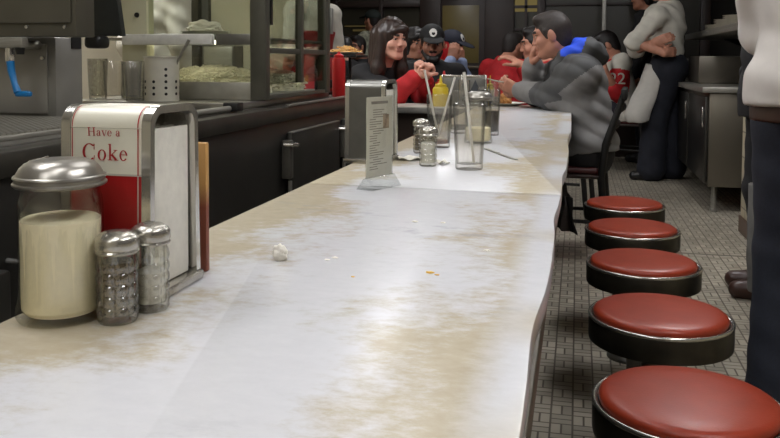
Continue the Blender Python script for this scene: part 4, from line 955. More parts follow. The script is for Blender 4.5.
# shredded heaps
SHRED = mat('shredded_onion', (234, 230, 205), .6, 0, .15, 40)
def heap(label, cx, cy, lx, ly, h, n, seed):
    rnd = random.Random(seed); m = MB(); t = bmesh.new(); bmesh.ops.create_uvsphere(t, u_segments=28, v_segments=14, radius=1)
    for v in t.verts: v.co.z = max(v.co.z, -.0)*(.82+.15*math.sin(7*v.co.x+2)+.1*math.sin(9*v.co.y))
    bmesh.ops.scale(t, vec=(lx, ly, h), verts=t.verts); m._join(t)
    for _ in range(n):
        a = rnd.uniform(0, 6.28); r_ = math.sqrt(rnd.random()); x, y = lx*r_*math.cos(a), ly*r_*math.sin(a); z = h*math.sqrt(max(0, 1-r_*r_))*.9
        L = rnd.uniform(.012, .03); th = rnd.uniform(0, 6.28); b = rnd.uniform(-.006, .012)
        pts = [(x+L*(k-1)*math.cos(th+.5*k), y+L*(k-1)*math.sin(th+.5*k), max(.004, z+b*(1-(k-1)**2)+.004)) for k in (0, 1, 2)]
        m.tube(pts, .0038, 5)
    o = m.build('shredded_food', SHRED, None, (cx, cy, CZ0+.021), ang=60); return tag(o, label, 'food', 'shredded food heaps in the case', 'stuff')
heap('heap of pale shredded onion behind the front pane of the glass case', -1.55, 3.25, .27, .15, .115, 800, 1)
heap('heap of pale shredded food at the sliding side pane of the glass case', -1.38, 3.58, .12, .17, .095, 520, 2)
pl = W(258, 28, 3.35)
for i, (x, y, lb) in enumerate(((-1.56, 3.2, 'white plate under two others on the glass case shelf'), (-1.56, 3.2, 'middle white plate of three on the glass case shelf'), (-1.56, 3.2, 'top white plate of three on the glass case shelf'))):
    tag(MB().lathe([(0, .002), (.06, 0), (.066, .003), (.105, .012), (.108, .014), (.104, .0145), (.062, .006), (0, .005)], (0, 0, 0), 40).build('plate', WHITE, None, (x, y, zs0+.0325+.0075*i)), lb, 'plate', 'white plates in the glass case')
crumple('paper_wrap', 'crumpled white paper bundle on the plates in the glass case', (-1.56, 3.2, zs0+.0325+.015+.0055), (.075, .06, .05), 9, PAPER, .7, 'paper')
# tall red bottle and the plate of food on a pass shelf behind
P = XP(341.5, 97, -1.215); squeeze('tall red squeeze bottle standing at the end of the glass case', (-1.212, 4.03, BC), RED, .034, .2, .01, None, 'squeeze bottle')
ps = thing('pass_shelf', 'small dark steel pass shelf holding a plate of food behind the red bottle', 'shelf', (0, 0, 0))
pz_ = W(350, 55, 4.55).z; pxc = W(349, 55, 4.55).x
MB().box(pxc-.2, pxc+.08, 4.42, 4.68, pz_-.014, pz_, .003).build('top', IRON, ps)
for x in (pxc-.17, pxc-.02):
    for y in (4.45, 4.64): MB().tube([(x, y, CT-.003 if False else 0.0), (x, y, pz_-.0145)], .009, 10).build('leg', IRON, ps)
fp = thing('plate', 'white plate of fries on the dark pass shelf, left of the dark haired woman', 'plate', (pxc-.03, 4.55, pz_))
MB().lathe([(0, .002), (.06, 0), (.066, .003), (.105, .014), (.108, .016), (.104, .0165), (.062, .007), (0, .006)], seg=40).build('dish', WHITE, fp)
m = MB(); rnd = random.Random(4)
for _ in range(70):
    a = rnd.uniform(0, 6.28); r_ = .085*math.sqrt(rnd.random()); x, y = r_*math.cos(a), r_*math.sin(a); th = rnd.uniform(0, 3.14); z = .012+.035*(1-(r_/.085)**2)*rnd.random()+.004; L = .025
    m.tube([(x-L*math.cos(th), y-L*math.sin(th), z), (x+L*math.cos(th), y+L*math.sin(th), z+rnd.uniform(-.004, .008))], .0045, 5)
tag(m.build('fries', mat('fries', (206, 158, 92), .6, 0, .25, 60), None, (pxc-.03, 4.55, pz_)), 'heap of golden fries on the white plate on the pass shelf', 'food', None, 'stuff')

# ------------------------------------------------------------------ far end of the counter: more tableware
def small_disp(label, px, Y, w, h, d=.10, logo=None):
    p = W(px[0], px[1], Y); t = thing('napkin_dispenser', label, 'napkin dispenser', (p.x, Y, CT-.004), R(8), 'napkin dispensers at the far end')
    MB().box(-w/2, w/2, -d/2, d/2, 0.001, h, .008, 3).build('body', mat('grey_face_steel', (128, 127, 122), .3, .8, .1, 20), t)
    MB().box(-w/2-.004, -w/2+.008, -d/2-.004, d/2+.004, 0, h+.004, .003).build('end_frame', CHROME, t); MB().box(w/2-.008, w/2+.004, -d/2-.004, d/2+.004, 0, h+.004, .003).build('end_frame', CHROME, t)
    MB().box(-w/2+.008, w/2-.008, -d/2-.003, -d/2+.004, h-.012, h+.003, .002).build('top_edge', WCHROME, t)
    if logo:
        pts = [(0, .155)]+[(.033*math.sin(R(a))*(1), .085-.036*math.cos(R(a))) for a in range(40, -1, -10)]
        pts = [(0, .16), (-.018, .12), (-.034, .088), (-.036, .07), (-.027, .05), (0, .042), (.027, .05), (.036, .07), (.034, .088), (.018, .12)]
        MB().prism(pts, 0, .0015, 0, Matrix(((1, 0, 0, 0), (0, 0, -1, -d/2-.0002), (0, 1, 0, 0), (0, 0, 0, 1)))).build('drop_emblem', mat('emblem_grey', (62, 66, 70), .5), t)
small_disp('napkin dispenser with a dark drop emblem on its face', (475, 100), 4.85, .13, .185, logo=True)
small_disp('plain napkin dispenser left of the one with the drop emblem', (452, 100), 4.86, .12, .185)
CT2 = CT-.004
squeeze('small yellow mustard bottle at the far end, left of the food plate', (W(490, 98, 4.9).x, 4.9, CT2), YEL, .026, .115, .05)
def far_tumbler(px, label, water=None, wm=WATER, h=.16, Y=4.85, r=.036):
    p = W(px, 100, Y); t = thing('tumbler', label, 'glass', (p.x, Y, CT2), 0, 'tumblers at the far end'); tumbler(t, r*.85, r, h, water, wm)
far_tumbler(494, 'clear tumbler at the far end between the yellow bottle and the plate', .06); far_tumbler(483, 'clear tumbler in front of the small yellow bottle', None, h=.12, Y=4.76); far_tumbler(464, 'clear tumbler in front of the plain far dispenser', .07, Y=4.76)
p = W(508, 102, 4.93); fp = thing('plate', 'white plate with a sandwich in front of the man in the grey jacket', 'plate', (p.x-.02, 4.965, CT2))
MB().lathe([(0, .002), (.075, 0), (.082, .003), (.125, .016), (.128, .018), (.124, .0185), (.078, .007), (0, .006)], seg=40).build('dish', WHITE, fp)
crumple('sandwich', 'browned sandwich half on the plate before the man in grey', (p.x-.03, 4.955, CT2+.008), (.05, .04, .05), 12, mat('toast', (176, 122, 62), .7, 0, .4, 60), .8, 'sandwich')

# ------------------------------------------------------------------ kitchen unit, right
kx0, ky0 = .872, 5.8
ku = thing('kitchen_cabinet', 'low stainless kitchen cabinet on legs behind the white shirted waiter', 'cabinet', (0, 0, 0))
KS = mat('cabinet_steel', (118, 112, 100), .38, .85, .12, 3, stretch=(1, 1, .3)); KD = mat('cabinet_steel_dark', (70, 68, 64), .35, .8, .2, 3)
kz1 = W(707, 87, ky0).z
MB().box(kx0, 1.72, ky0, 8.6, .178, kz1-.04, .004).build('body', KS, ku)
MB().box(kx0-.05, 1.73, ky0-.03, 8.62, kz1-.039, kz1, .004).build('worktop', STEEL, ku)
sb = MB().box(kx0+.05, 1.5, ky0+.9, ky0+1.5, kz1+.001, W(715, 56, ky0+.9).z, .01).build('steel_box', mat('bin_steel', (96, 91, 82), .4, .7, .12, 5), None)
tag(sb, 'stainless steel bin standing on the kitchen cabinet top', 'steel bin')
for i in range(3):
    y0 = ky0+.03+i*.9; dd = MB().box(kx0-.022, kx0-.001, y0, y0+.86, .2, kz1-.07, .005).build('door', KD, ku)
    MB().box(kx0-.036, kx0-.0225, y0+.05, y0+.075, kz1-.28, kz1-.14, .004).build('door_handle', CHROME, dd)
for x in (kx0+.05, 1.6):
    for y in (ky0+.06, 8.5): MB().lathe([(0, 0), (.026, 0), (.026, .02), (.019, .025), (.019, .178), (0, .178)], (x, y, 0), 20).build('leg', STEEL, ku)
ws = thing('wall_shelf', 'dark steel shelf with stacked dishes above the kitchen cabinet', 'shelf', (0, 0, 0))
sz = 1.235
MB().box(1.0, 1.748, 5.35, 8.2, sz, sz+.028, .003).build('board', STEEL, ws); MB().box(1.0, 1.012, 5.35, 8.2, sz+.028, sz+.05, .002).build('rail', STEEL, ws)
for y in (5.6, 7.9): MB().prism([(1.3, sz-.001), (1.748, sz-.001), (1.748, sz-.2)], -.01, .01, 0, Matrix(((1, 0, 0, 0), (0, 0, 1, y), (0, 1, 0, 0), (0, 0, 0, 1)))).build('bracket', IRON, ws)
PLT = mat('dull_china', (205, 200, 186), .45)
k = 0
names = [(6.05, 'near end of'), (6.4, 'second place on'), (6.8, 'middle of'), (7.25, 'far end of')]
for y, nm in names:
    hh = [7, 9, 8, 6][k]; k += 1
    for j in range(hh):
        tag(MB().lathe([(0, .002), (.07, 0), (.075, .003), (.118, .014), (.12, .016), (.116, .0165), (.07, .007), (0, .006)], (0, 0, 0), 28).build('plate', PLT, None, (1.16, y, sz+.0285+.0115*j)),
            '%s dish from the bottom in the stack at the %s the wall shelf' % (['first', 'second', 'third', 'fourth', 'fifth', 'sixth', 'seventh', 'eighth', 'ninth'][j], nm), 'plate', 'stacked dishes on the wall shelf')
# jugs in front of the steel bin, behind the cook
for i, (y, lb) in enumerate(((7.0+.55, 'clear jug on the kitchen cabinet just behind the cook'), (7.0+.85, 'clear jug farther along the kitchen cabinet behind the cook'))):
    t = thing('jug', lb, 'jug', (kx0+.06, y, kz1), 0, 'jugs on the kitchen cabinet')
    MB().lathe([(0, .002), (.05, 0), (.055, .005), (.062, .19), (.066, .2), (.06, .2), (.052, .01), (0, .008)], seg=28).build('body', GLASS, t)
    MB().tube([(0, -.06, .17), (0, -.1, .16), (0, -.1, .07), (0, -.055, .04)], .007, 8).build('handle', GLASS, t)
dk = MB(); dk.lathe([(0, 0), (.16, 0), (.17, .01), (.17, .26), (.15, .28), (0, .29)], seg=36)
tag(dk.build('stock_pot', IRON, None, (1.35, 6.2, kz1)), 'black stock pot on the kitchen cabinet under the wall shelf', 'pot')
LE = [9.5, 6, 9, 20, 26, 60, 20, 17, 10, 6.5]     # strengths of the eight ceiling lights, then the added fill lights
# ------------------------------------------------------------------ chairs
def make_chair():
    t = thing('dining_chair', '', 'chair', group='dark wooden cafe chairs')
    MB().box(-.2, .2, -.19, .2, .425, .445, .008).build('seat_frame', DWOOD, t)
    MB().box(-.19, .19, -.18, .19, .4455, .48, .014, 3).build('seat', mat('maroon_vinyl', (70, 22, 22), .45), t)
    for sx in (-1, 1):
        MB().box(sx*.185-.017, sx*.185+.017, .16, .194, 0, .4245, .004).build('leg', IRON, t)
        MB().tube([(sx*.185, -.235, 0), (sx*.185, -.195, .43), (sx*.185, -.215, .6), (sx*.18, -.30, .86)], [.018, .02, .02, .016], 10).build('leg', IRON, t)
        MB().tube([(sx*.185, -.19, .2), (sx*.185, .165, .2)], .010, 8).build('stretcher', IRON, t)
    MB().tube([(-.18, .17, .28), (.18, .17, .28)], .012, 8).build('stretcher', IRON, t)
    MB().tube([(-.18, .17, .34), (.18, .17, .34)], .012, 8).build('stretcher', IRON, t)
    for z in (.60, .69, .78):
        y = -.215-.085*(z-.6)/.26; MB().tube([(-.18, y, z), (-.09, y-.02, z+.01), (.09, y-.02, z+.01), (.18, y, z)], .018, 8).build('back_rail', IRON, t)
    MB().box(-.205, .205, -.318, -.286, .83, .89, .01).build('top_rail', IRON, t)
    return t
ch0 = make_chair(); _cn = [0]
def chair(x, y, yaw, label, z=0):
    c = ch0 if _cn[0] == 0 else copy_tree(ch0); _cn[0] += 1
    c.location = (x, y, z); c.rotation_euler.z = yaw; c['label'] = label; return c
def V3(p): return np.array(p, float)
# ---- man in the grey jacket, right end of the counter
mx_, my_ = W(596, 160, 4.45).x, 4.45
J = sit(mx_, my_, R(80), 1.1, .48, .3)
J['pel'] = V3(W(588, 150, 4.46)); J['waist'] = V3(W(587, 122, 4.47)); J['chest'] = V3(W(579, 90, 4.5)); J['neck'] = V3(W(570, 60, 4.52)); J['head'] = V3(W(552, 36, 4.52))
J['hf'] = nv((-1, .10, -.22)); J['hu'] = (-.1, 0, 1); J['hs'] = 1.0
J['shL'] = V3(W(583, 74, 4.30)); J['shR'] = V3(W(566, 68, 4.72)); J['elL'] = V3(W(553, 97, 4.50)); J['wrL'] = V3(W(521, 91, 4.74)); J['hdL'] = nv((-.95, .1, .35)); J['hnL'] = (.2, 1, .3); J['curlL'] = .75
J['elR'] = V3(W(537, 92, 4.88)); J['wrR'] = V3(W(532, 66, 4.72)); J['hdR'] = nv((.1, -.3, 1)); J['hnR'] = (1, .2, -.2); J['curlR'] = .5
J['hipL'] = V3(W(587, 156, 4.37)); J['hipR'] = V3(W(586, 156, 4.56)); J['knL'] = V3(W(545, 152, 4.5)); J['knR'] = V3(W(542, 152, 4.68))
for q, dy in (('L', 0.0), ('R', .16)):
    J['an'+q] = V3((-.115, 4.42+dy, .31)); J['toe'+q] = V3((-.27, 4.44+dy, .27))
J['base'] = (mx_, my_, 0)
person('man in a grey hooded jacket with blue lining eating at the counter end', J, mat('skin_ruddy', (168, 116, 94), .55, 0, .08, 25), HDARK, None, .0065)  # shade on the face put into this darker skin colour
hair(J, 'short', mat('hair_brown_short', (38, 29, 24), .6, 0, .35, 80))
JG1 = mat('jacket_charcoal', (62, 62, 62), .7, 0, .12, 20); JG2 = mat('jacket_grey', (112, 110, 108), .7, 0, .1, 20)
ch_, pl_ = J['chest'], J['pel']
def pj(P):
    # charcoal yoke and sleeves, pale grey lower body and cuffs
    m = np.ones(len(P), int); up = nv(ch_-pl_); h = (P-pl_)@up; rel = P[:, 0]-J['pel'][0]
    yoke = (h > .30+.55*(P[:, 0]-pl_[0])+.1)
    m[yoke] = 0
    for q in 'LR':
        a, b, c = J['sh'+q], J['el'+q], J['wr'+q]
        for s0, s1, lim in ((a, b, 0), (b, c, 1)):
            d = s1-s0; t = np.clip(((P-s0)@d)/(d@d), 0, 1); dist = np.linalg.norm(P-s0-t[:, None]*d, axis=1)
            near = dist < .088
            if lim == 0: m[near & (t > .18)] = 0
            else: m[near & (t > .42)] = 1; m[near & (t <= .42) & (t > .0)] = 0
    return m
top(J, 'jacket', [JG1, JG2], .022, .97, hem=-.02, fold=.003, paint=pj, vox=.007, wide=1.15, crease=(.0085, 62., (.5, .1, 1.), .3))
# hood lying on the back of the neck with its blue lining
s = J['s']; r_, f_, u_ = hframe(J); Nk = J['neck']; F = Field(Nk-.32, Nk+.3, .007)
F.ell(Nk+np.array([.10, .0, .045]), (.11, .14, .072), [nv((1, 0, -.45)), (0, 1, 0), nv((.45, 0, 1))], .03)
F.cap(Nk+np.array([-.02, -.10, .02]), Nk+np.array([.10, -.10, .06]), .04, .06, .03); F.cap(Nk+np.array([-.02, .10, .02]), Nk+np.array([.10, .10, .06]), .04, .055, .03)
F.cap(Nk+np.array([-.07, -.085, -.04]), Nk+np.array([-.0, -.1, .03]), .034, .04, .03)
F.folds(.004, 60, .4); Cn = Nk+np.array([-.01, -.04, .055])
part(J, 'hood', F, [JG1, mat('blue_lining', (26, 72, 204), .7)], lambda P: ((P[:, 0]-Nk[0] < .055+.35*(P[:, 2]-Nk[2]-.03)) & (P[:, 2]-Nk[2] > .02) & (P[:, 0]-Nk[0] > -.05)).astype(int), 'charcoal hood with bright blue lining')
trousers(J, CBLACK); shoes(J, SHOEB)
chair(mx_-.16, my_+.0, R(86), 'dark wooden chair under the man in the grey hooded jacket')
# fork in his hand
a = J['wrL']+V3(J['hdL'])*.1; fk = thing('fork', 'fork held by the man in the grey jacket', 'fork', tuple(a))
MB().tube([(.05, .0, .01), (-.04, .0, .02), (-.10, .0, .035)], .0035, 8).build('handle', STEEL, fk); MB().box(-.135, -.1, -.009, .009, .034, .037, .001).build('tines', STEEL, fk)

# ---- woman with long dark hair, black top and red sleeves
J = sit(0, 0, 0, 1.15); J['f'] = nv((.85, -.5, 0)); J['r'] = nv((-.5, -.85, 0))
J['head'] = V3(W(392, 40, 5.2)); J['neck'] = V3(W(382, 68, 5.27)); J['chest'] = V3(W(374, 98, 5.36)); J['waist'] = V3(W(370, 128, 5.4)); J['pel'] = V3(W(369, 152, 5.42))
J['pel'][2] = .58
J['hf'] = nv((.72, -.68, -.1)); J['hu'] = (0, 0, 1); J['hs'] = 1.06; J['shR'] = V3(W(363, 76, 5.2)); J['shL'] = V3(W(396, 76, 5.5))
J['elR'] = V3(W(394, 97, 5.06)); J['wrR'] = V3(W(415, 78, 4.98)); J['elL'] = V3(W(428, 99, 5.3)); J['wrL'] = V3(W(424, 80, 5.05))
J['hdR'] = nv((.55, .25, .8)); J['hnR'] = nv((.5, .8, -.3)); J['curlR'] = 1.1; J['hdL'] = nv((.15, -.35, .9)); J['hnL'] = nv((-.7, -.7, 0)); J['curlL'] = 1.1
for q, k in (('L', -1), ('R', 1)):
    J['hip'+q] = J['pel']+J['r']*k*.1-np.array([0, 0, .01]); J['kn'+q] = J['hip'+q]+J['f']*.45+J['r']*k*.03; J['an'+q] = J['kn'+q]*1-J['f']*.06; J['an'+q][2] = .1; J['toe'+q] = J['an'+q]+J['f']*.16; J['toe'+q][2] = .038
person('woman with long dark hair and red sleeves, hands clasped, seated beyond the counter', J, mat('skin_pale', (206, 152, 132), .55, 0, .06, 25), HBROWN, None, .0065)
hair(J, 'long', HBROWN)
def pw(P):
    m = np.zeros(len(P), int)
    for q in 'LR':
        for a, b, t0 in ((J['sh'+q], J['el'+q], .72), (J['el'+q], J['wr'+q], 0)):
            d = b-a; t = np.clip(((P-a)@d)/(d@d), 0, 1); dist = np.linalg.norm(P-a-t[:, None]*d, axis=1); m[(dist < .10) & (t > t0)] = 1
    return m
top(J, 'jacket', [CBLACK, CRED], .02, .97, paint=pw, vox=.008, fold=.005)
trousers(J, CBLACK); shoes(J, SHOEB); chair(J['pel'][0], J['pel'][1], math.atan2(-J['f'][0], J['f'][1]), 'dark chair under the long haired woman with red sleeves')

def shiftJ(J, target):
    d = V3(target)-J['head']; d[2] = 0
    for k_, v in J.items():
        if isinstance(v, np.ndarray) and k_ not in ('f', 'r', 'hf', 'hu') and not k_.startswith(('hd', 'hn')): J[k_] = v+d
    dz_ = target[2]-J['head'][2]
    for k_ in ('waist', 'chest', 'neck', 'head', 'shL', 'shR', 'elL', 'elR', 'wrL', 'wrR'): J[k_] = J[k_]+np.array([0, 0, dz_*(.4 if k_ == 'waist' else 1)])
    return J
def fit_sit(px, py, Y, yaw, s=1.0, lean=.15): return shiftJ(sit(0, 0, yaw, s, .46, lean), V3(W(px, py, Y)))
def chair_for(J, label): return chair(J['pel'][0], J['pel'][1], math.atan2(-J['f'][0], J['f'][1]), label)
# ---- second dark haired woman
J = fit_sit(415.5, 44, 6.75, R(-62), 1.06); J['hf'] = nv((.62, -.78, -.1))
person('woman with straight black hair and dark coat beside the bearded man', J, SKIN2, HDARK, None, .008); hair(J, 'bob', HDARK); top(J, 'coat', CBLACK, .018); trousers(J, CBLACK); shoes(J, SHOEB); chair_for(J, 'dark chair under the black haired woman in a dark coat')
# ---- bearded man in a black cap
J = fit_sit(432, 44, 6.05, R(-160), 1.08); J['hf'] = nv((.25, -.95, -.2))
person('bearded man in a black cap with a white round emblem', J, SKIN3, HDARK, None, .007)
hair(J, 'buzz', HDARK); cap_hat(J, mat('cap_black', (20, 20, 21), .8), mat('emblem_white', (205, 203, 198), .7))
r_, f_, u_ = hframe(J); H = lambda x, y, z: J['head']+J['s']*(x*r_+y*f_+z*u_); F = Field(J['head']-.2, J['head']+.2, .006)
F.cap(H(-.06, .02, -.05), H(-.025, .078, -.09), .02, .026, .02); F.cap(H(.06, .02, -.05), H(.025, .078, -.09), .02, .026, .02); F.cap(H(-.02, .08, -.095), H(.02, .08, -.095), .03, .03, .02); F.cap(H(-.022, .1, -.038), H(.022, .1, -.038), .008, .008, .01)
F.ell(H(0, .1, -.052), (.018, .03, .008), [r_, f_, u_], .004, sub=True); F.folds(.0015, 160); part(J, 'beard', F, HDARK)
top(J, 'jacket', CBLACK, .02); trousers(J, CBLACK); shoes(J, SHOEB); chair_for(J, 'dark chair under the bearded man in the black cap')
# ---- man in a navy cap with raised hands
J = fit_sit(452, 47, 7.4, R(-100), 1.15); J['hf'] = nv((.9, -.42, -.25))
J['elR'] = V3(W(446, 76, 6.9)); J['wrR'] = V3(W(451, 60, 6.85)); J['hdR'] = nv((.25, .1, 1)); J['hnR'] = nv((-.3, 1, 0)); J['elL'] = V3(W(463, 78, 7.1)); J['wrL'] = V3(W(461, 62, 7.0)); J['hdL'] = nv((-.15, .1, 1)); J['hnL'] = nv((-.6, .8, 0)); J['curlL'] = J['curlR'] = .7
person('man in a navy cap and red jacket with both hands raised to his face', J, SKIN2, HDARK, None, .008); hair(J, 'buzz', HDARK); cap_hat(J, mat('cap_navy', (22, 25, 40), .8), mat('emblem_white', (205, 203, 198), .7))
def pb(P):
    m = np.zeros(len(P), int)
    for q in 'LR':
        a, b = J['el'+q], J['wr'+q]; d = b-a; t = np.clip(((P-a)@d)/(d@d), 0, 1); dist = np.linalg.norm(P-a-t[:, None]*d, axis=1); m[(dist < .09) & (t > .15)] = 1
    return m
top(J, 'jacket', [CRED, mat('cloth_pale_blue', (150, 165, 200), .8)], .018, .95, paint=pb)
r_, f_, u_ = hframe(J); s = J['s']; H = lambda x, y, z: J['head']+s*(x*r_+y*f_+z*u_); F = Field(J['head']-.24, J['head']+.24, .007)
F.ell(H(0, -.02, -.02), (.094*s, .105*s, .13*s), [r_, f_, u_], .01); F.ell(H(0, .09, -.04), (.064*s, .1*s, .085*s), [r_, f_, u_], .02, sub=True); F.clip(H(0, 0, .045), u_); part(J, 'hood', F, CRED)
trousers(J, CBLACK); shoes(J, SHOEB); chair_for(J, 'dark chair under the man in the navy cap')
# ---- man in a red shirt seen from behind
J = fit_sit(514, 47, 8.15, R(-38), 1.15, .32); J['hf'] = nv((.75, .62, -.25))
person('man with cropped hair in a red shirt, turned away, beyond the counter', J, SKIN2, HDARK, None, .008); hair(J, 'buzz', mat('hair_cropped', (36, 30, 27), .7)); top(J, 'shirt', CRED, .022, .4, wide=1.25); trousers(J, CNAVY); shoes(J, SHOEB); chair_for(J, 'dark chair under the man with cropped hair in red')
# ---- person in red half hidden behind the man in grey, hand raised
J = fit_sit(536, 45, 5.75, R(82), 1.0); J['hf'] = nv((-.95, -.1, -.15))
J['elL'] = V3(W(531, 86, 5.45)); J['wrL'] = V3(W(522, 66, 5.4)); J['hdL'] = nv((-.75, .0, .55)); J['hnL'] = nv((-.5, .3, -.9)); J['curlL'] = .45
person('person in red with one hand raised, half hidden behind the man in grey', J, SKIN, HDARK, None, .0065); hair(J, 'short', HDARK); top(J, 'shirt', CRED, .016, .85); trousers(J, CNAVY); shoes(J, SHOEB); chair_for(J, 'dark chair under the person in red behind the man in grey')
# ---- person in the white and red jersey
J = fit_sit(607, 46, 8.05, R(74), 1.1, .16); J['hf'] = nv((-.85, -.0, -.5)); J['hu'] = nv((-.5, 0, .8))
J['shL'] = V3(W(622, 62, 7.85)); J['elL'] = V3(W(617, 92, 7.8)); J['wrL'] = V3(W(604, 70, 7.7)); J['hdL'] = nv((-.3, .2, .9)); J['hnL'] = nv((.3, .9, 0))
person('person in a white and red number jersey leaning on one hand behind the grey jacket', J, SKIN, HDARK, None, .0075); hair(J, 'short', HDARK)
def pjr(P):
    m = np.zeros(len(P), int); a, b = J['shL'], J['elL']; d = b-a; t = ((P-a)@d)/(d@d); dist = np.linalg.norm(P-a-np.clip(t, 0, 1)[:, None]*d, axis=1)
    m[(dist < .11) & (t > .28)] = 1; n = np.linalg.norm(P-J['neck'], axis=1); m[n < .105] = 1
    return m
js = top(J, 'jersey', [CWHITE, CRED], .02, 0.12, paint=pjr, wide=1.2)
cu = bpy.data.curves.new('num', 'FONT'); cu.body = '22'; cu.size = .15; cu.extrude = .002; cu.align_x = 'CENTER'; cu.align_y = 'CENTER'
to = bpy.data.objects.new('num', cu); COL.objects.link(to); bpy.context.view_layer.update()
me = bpy.data.meshes.new_from_object(to.evaluated_get(bpy.context.evaluated_depsgraph_get())); bpy.data.objects.remove(to)
mid = J['shL']*.42+J['elL']*.58; no = nv((-.25, -1, .05)); ux = nv(np.cross((0, 0, 1), no)*1); uz = np.cross(no, ux)
p0 = mid+no*.091
for v in me.vertices: q = p0+v.co.x*ux+v.co.y*uz+v.co.z*no-no*.9*(v.co.x**2)/.17-J['org']; v.co = Vector(q)
me.materials.append(CWHITE); o = bpy.data.objects.new('number', me); COL.objects.link(o); o.parent = js
trousers(J, CNAVY); shoes(J, SHOEB); chair_for(J, 'dark chair under the person in the number jersey')
# ---- cook with white shirt, apron, arms crossed
p = G(652, 172, 0)
J = stand(p.x+.02, 7.3, R(78), 1.03, .05)
bx_ = J['pel'][0]
for k_ in ('head', 'neck', 'chest', 'waist', 'pel', 'shL', 'shR', 'hipL', 'hipR'): J[k_] = J[k_]+np.array([.055 if k_ in ('pel', 'waist', 'hipL', 'hipR') else .06, 0, 0])
J['elL'] = V3(W(632, 46, 7.02)); J['wrL'] = V3(W(660, 52, 6.98)); J['hdL'] = nv((.8, .5, .1)); J['hnL'] = nv((0, 1, 0)); J['elR'] = V3(W(636, 50, 7.35)); J['wrR'] = V3(W(655, 42, 7.0)); J['hdR'] = nv((.8, -.2, .3)); J['hnR'] = nv((.2, 1, 0))
J['shL'] = V3(W(658, 16, 7.12)); J['shR'] = V3(W(655, 14, 7.48))
J['elL'] = V3(W(634, 42, 7.05)); J['wrL'] = V3(W(664, 53, 6.98))
for q, (kx, ax_, tx) in (('L', (655, 651, 634)), ('R', (668, 672, 660))):
    J['kn'+q] = V3(W(kx, 120, 7.25 if q == 'L' else 7.4)); J['an'+q] = V3(W(ax_, 172, 7.28 if q == 'L' else 7.45)); J['an'+q][2] = .09; J['toe'+q] = V3(W(tx, 178, 7.28 if q == 'L' else 7.45)); J['toe'+q][2] = .036
J['base'] = (p.x, 7.3, 0)
person('cook in a white shirt and apron with folded arms by the kitchen cabinet', J, SKIN, HDARK, None, .0075); hair(J, 'short', HDARK)
top(J, 'shirt', CWHITE, .022, 0.02, hem=.02, fold=.006, wide=1.12, vox=.008); trousers(J, CNAVY, .04, flare=.04, rise=.12); shoes(J, SHOEB)
s = J['s']; lo, hi = fbounds(J); F = Field(lo, hi, .009)
for q in 'LR': F.cap(J['hip'+q], J['kn'+q], .105, .10, .08)
F.cap(J['pel'], J['pel']+np.array([-.03, 0, -.1]), .165, .15, .06)
a_ = V3(W(641, 84, 7.2)); F.cap(J['pel']+np.array([-.04, -.02, .0]), V3(W(638, 116, 7.15)), .13, .115, .08)
F.clip(V3(W(640, 64, 7.2)), (0, 0, 1)); F.clip(V3(W(640, 121, 7.2)), (.12, 0, -1)); F.clip(V3(W(656, 95, 7.2)), nv((1, 0, -.28))); F.strands(.005, 30, .2)
part(J, 'apron', F, CAPRON)
# ---- second cook behind him
p = W(641, 100, 8.62); J = stand(p.x+.06, 8.62, R(70), 1.03, .05)
J['toeL'] = J['anL']+J['f']*.16; J['toeL'][2] = .036; J['toeR'] = J['anR']+J['f']*.16; J['toeR'][2] = .036
person('second cook in dark clothes standing behind the cook with folded arms', J, SKIN2, HDARK, None, .009); hair(J, 'short', HDARK); top(J, 'shirt', CBLACK, .02); trousers(J, CNAVY, .02); shoes(J, SHOEB)
# ---- waiter at the right edge, seen from behind
J = stand(.668, 2.40, R(-8), .965); J['elL'] = J['shL']+np.array([.05, .14, -.24]); J['wrL'] = J['elL']+np.array([.07, .24, .05]); J['elR'] = J['shR']+np.array([-.03, .14, -.25]); J['wrR'] = J['elR']+np.array([-.06, .24, .05]); J['hdL'] = J['hdR'] = (0, 1, 0)
J['hnL'] = J['hnR'] = (0, 0, -1)
person('waiter in a white shirt and dark jeans with a brown belt at the right edge', J, SKIN, HDARK, None, .008); hair(J, 'short', HDARK)
top(J, 'shirt', mat('cloth_white_shirt', (194, 188, 182), .85, 0, .04, 20), .034, .95, hem=-.008, fold=.003, wide=.95, flare=.004, vox=.008, ph=1.)
trousers(J, DENIM, .02, flare=.035, rise=-.02); shoes(J, mat('leather_brown', (62, 38, 30), .4))
F = Field(J['pel']-.3, J['pel']+.3, .006); rt = nv(J['hipR']-J['hipL']); up = nv(J['chest']-J['pel']); fw = np.cross(up, rt)
F.ell(J['pel'], (.168*1.03+.027, .118*1.03+.027, .4), [rt, fw, up], 0); F.clip(J['pel']+up*.0, up); F.clip(J['pel']-up*.05, -up); part(J, 'belt', F, mat('belt_leather', (58, 38, 28), .45))
# ---- second waiter beyond, mostly hidden behind the first
J = stand(.826, 3.80, R(82), .93); J['anL'] = V3((.82, 3.74, .085)); J['toeL'] = V3((.695, 3.735, .036)); J['knL'] = V3((.84, 3.76, .48)); J['toeR'] = J['anR']+J['f']*.15; J['toeR'][2] = .036
J['wrL'] = J['pel']+np.array([-.05, -.2, .1]); J['wrR'] = J['pel']+np.array([-.05, .2, .1])
person('waiter with brown lace shoes standing beyond the waiter in the white shirt', J, SKIN2, HDARK, None, .009); hair(J, 'short', HDARK); top(J, 'shirt', CBLACK, .02); trousers(J, CBLACK, .015); shoes(J, mat('leather_brown', (62, 38, 30), .4))
lo, hi = fbounds(J); a_ = V3(W(752, 240, 3.66)); F = Field(a_-.4, a_+.4, .008); F.ell(a_+np.array([.012, 0, .05]), (.032, .05, .42), None, 0); F.clip(a_+np.array([0, 0, .24]), (0, 0, 1)); F.clip(a_-np.array([0, 0, .22]), (0, 0, -1)); F.folds(.003, 24)
part(J, 'apron', F, mat('apron_grey', (104, 102, 98), .9))
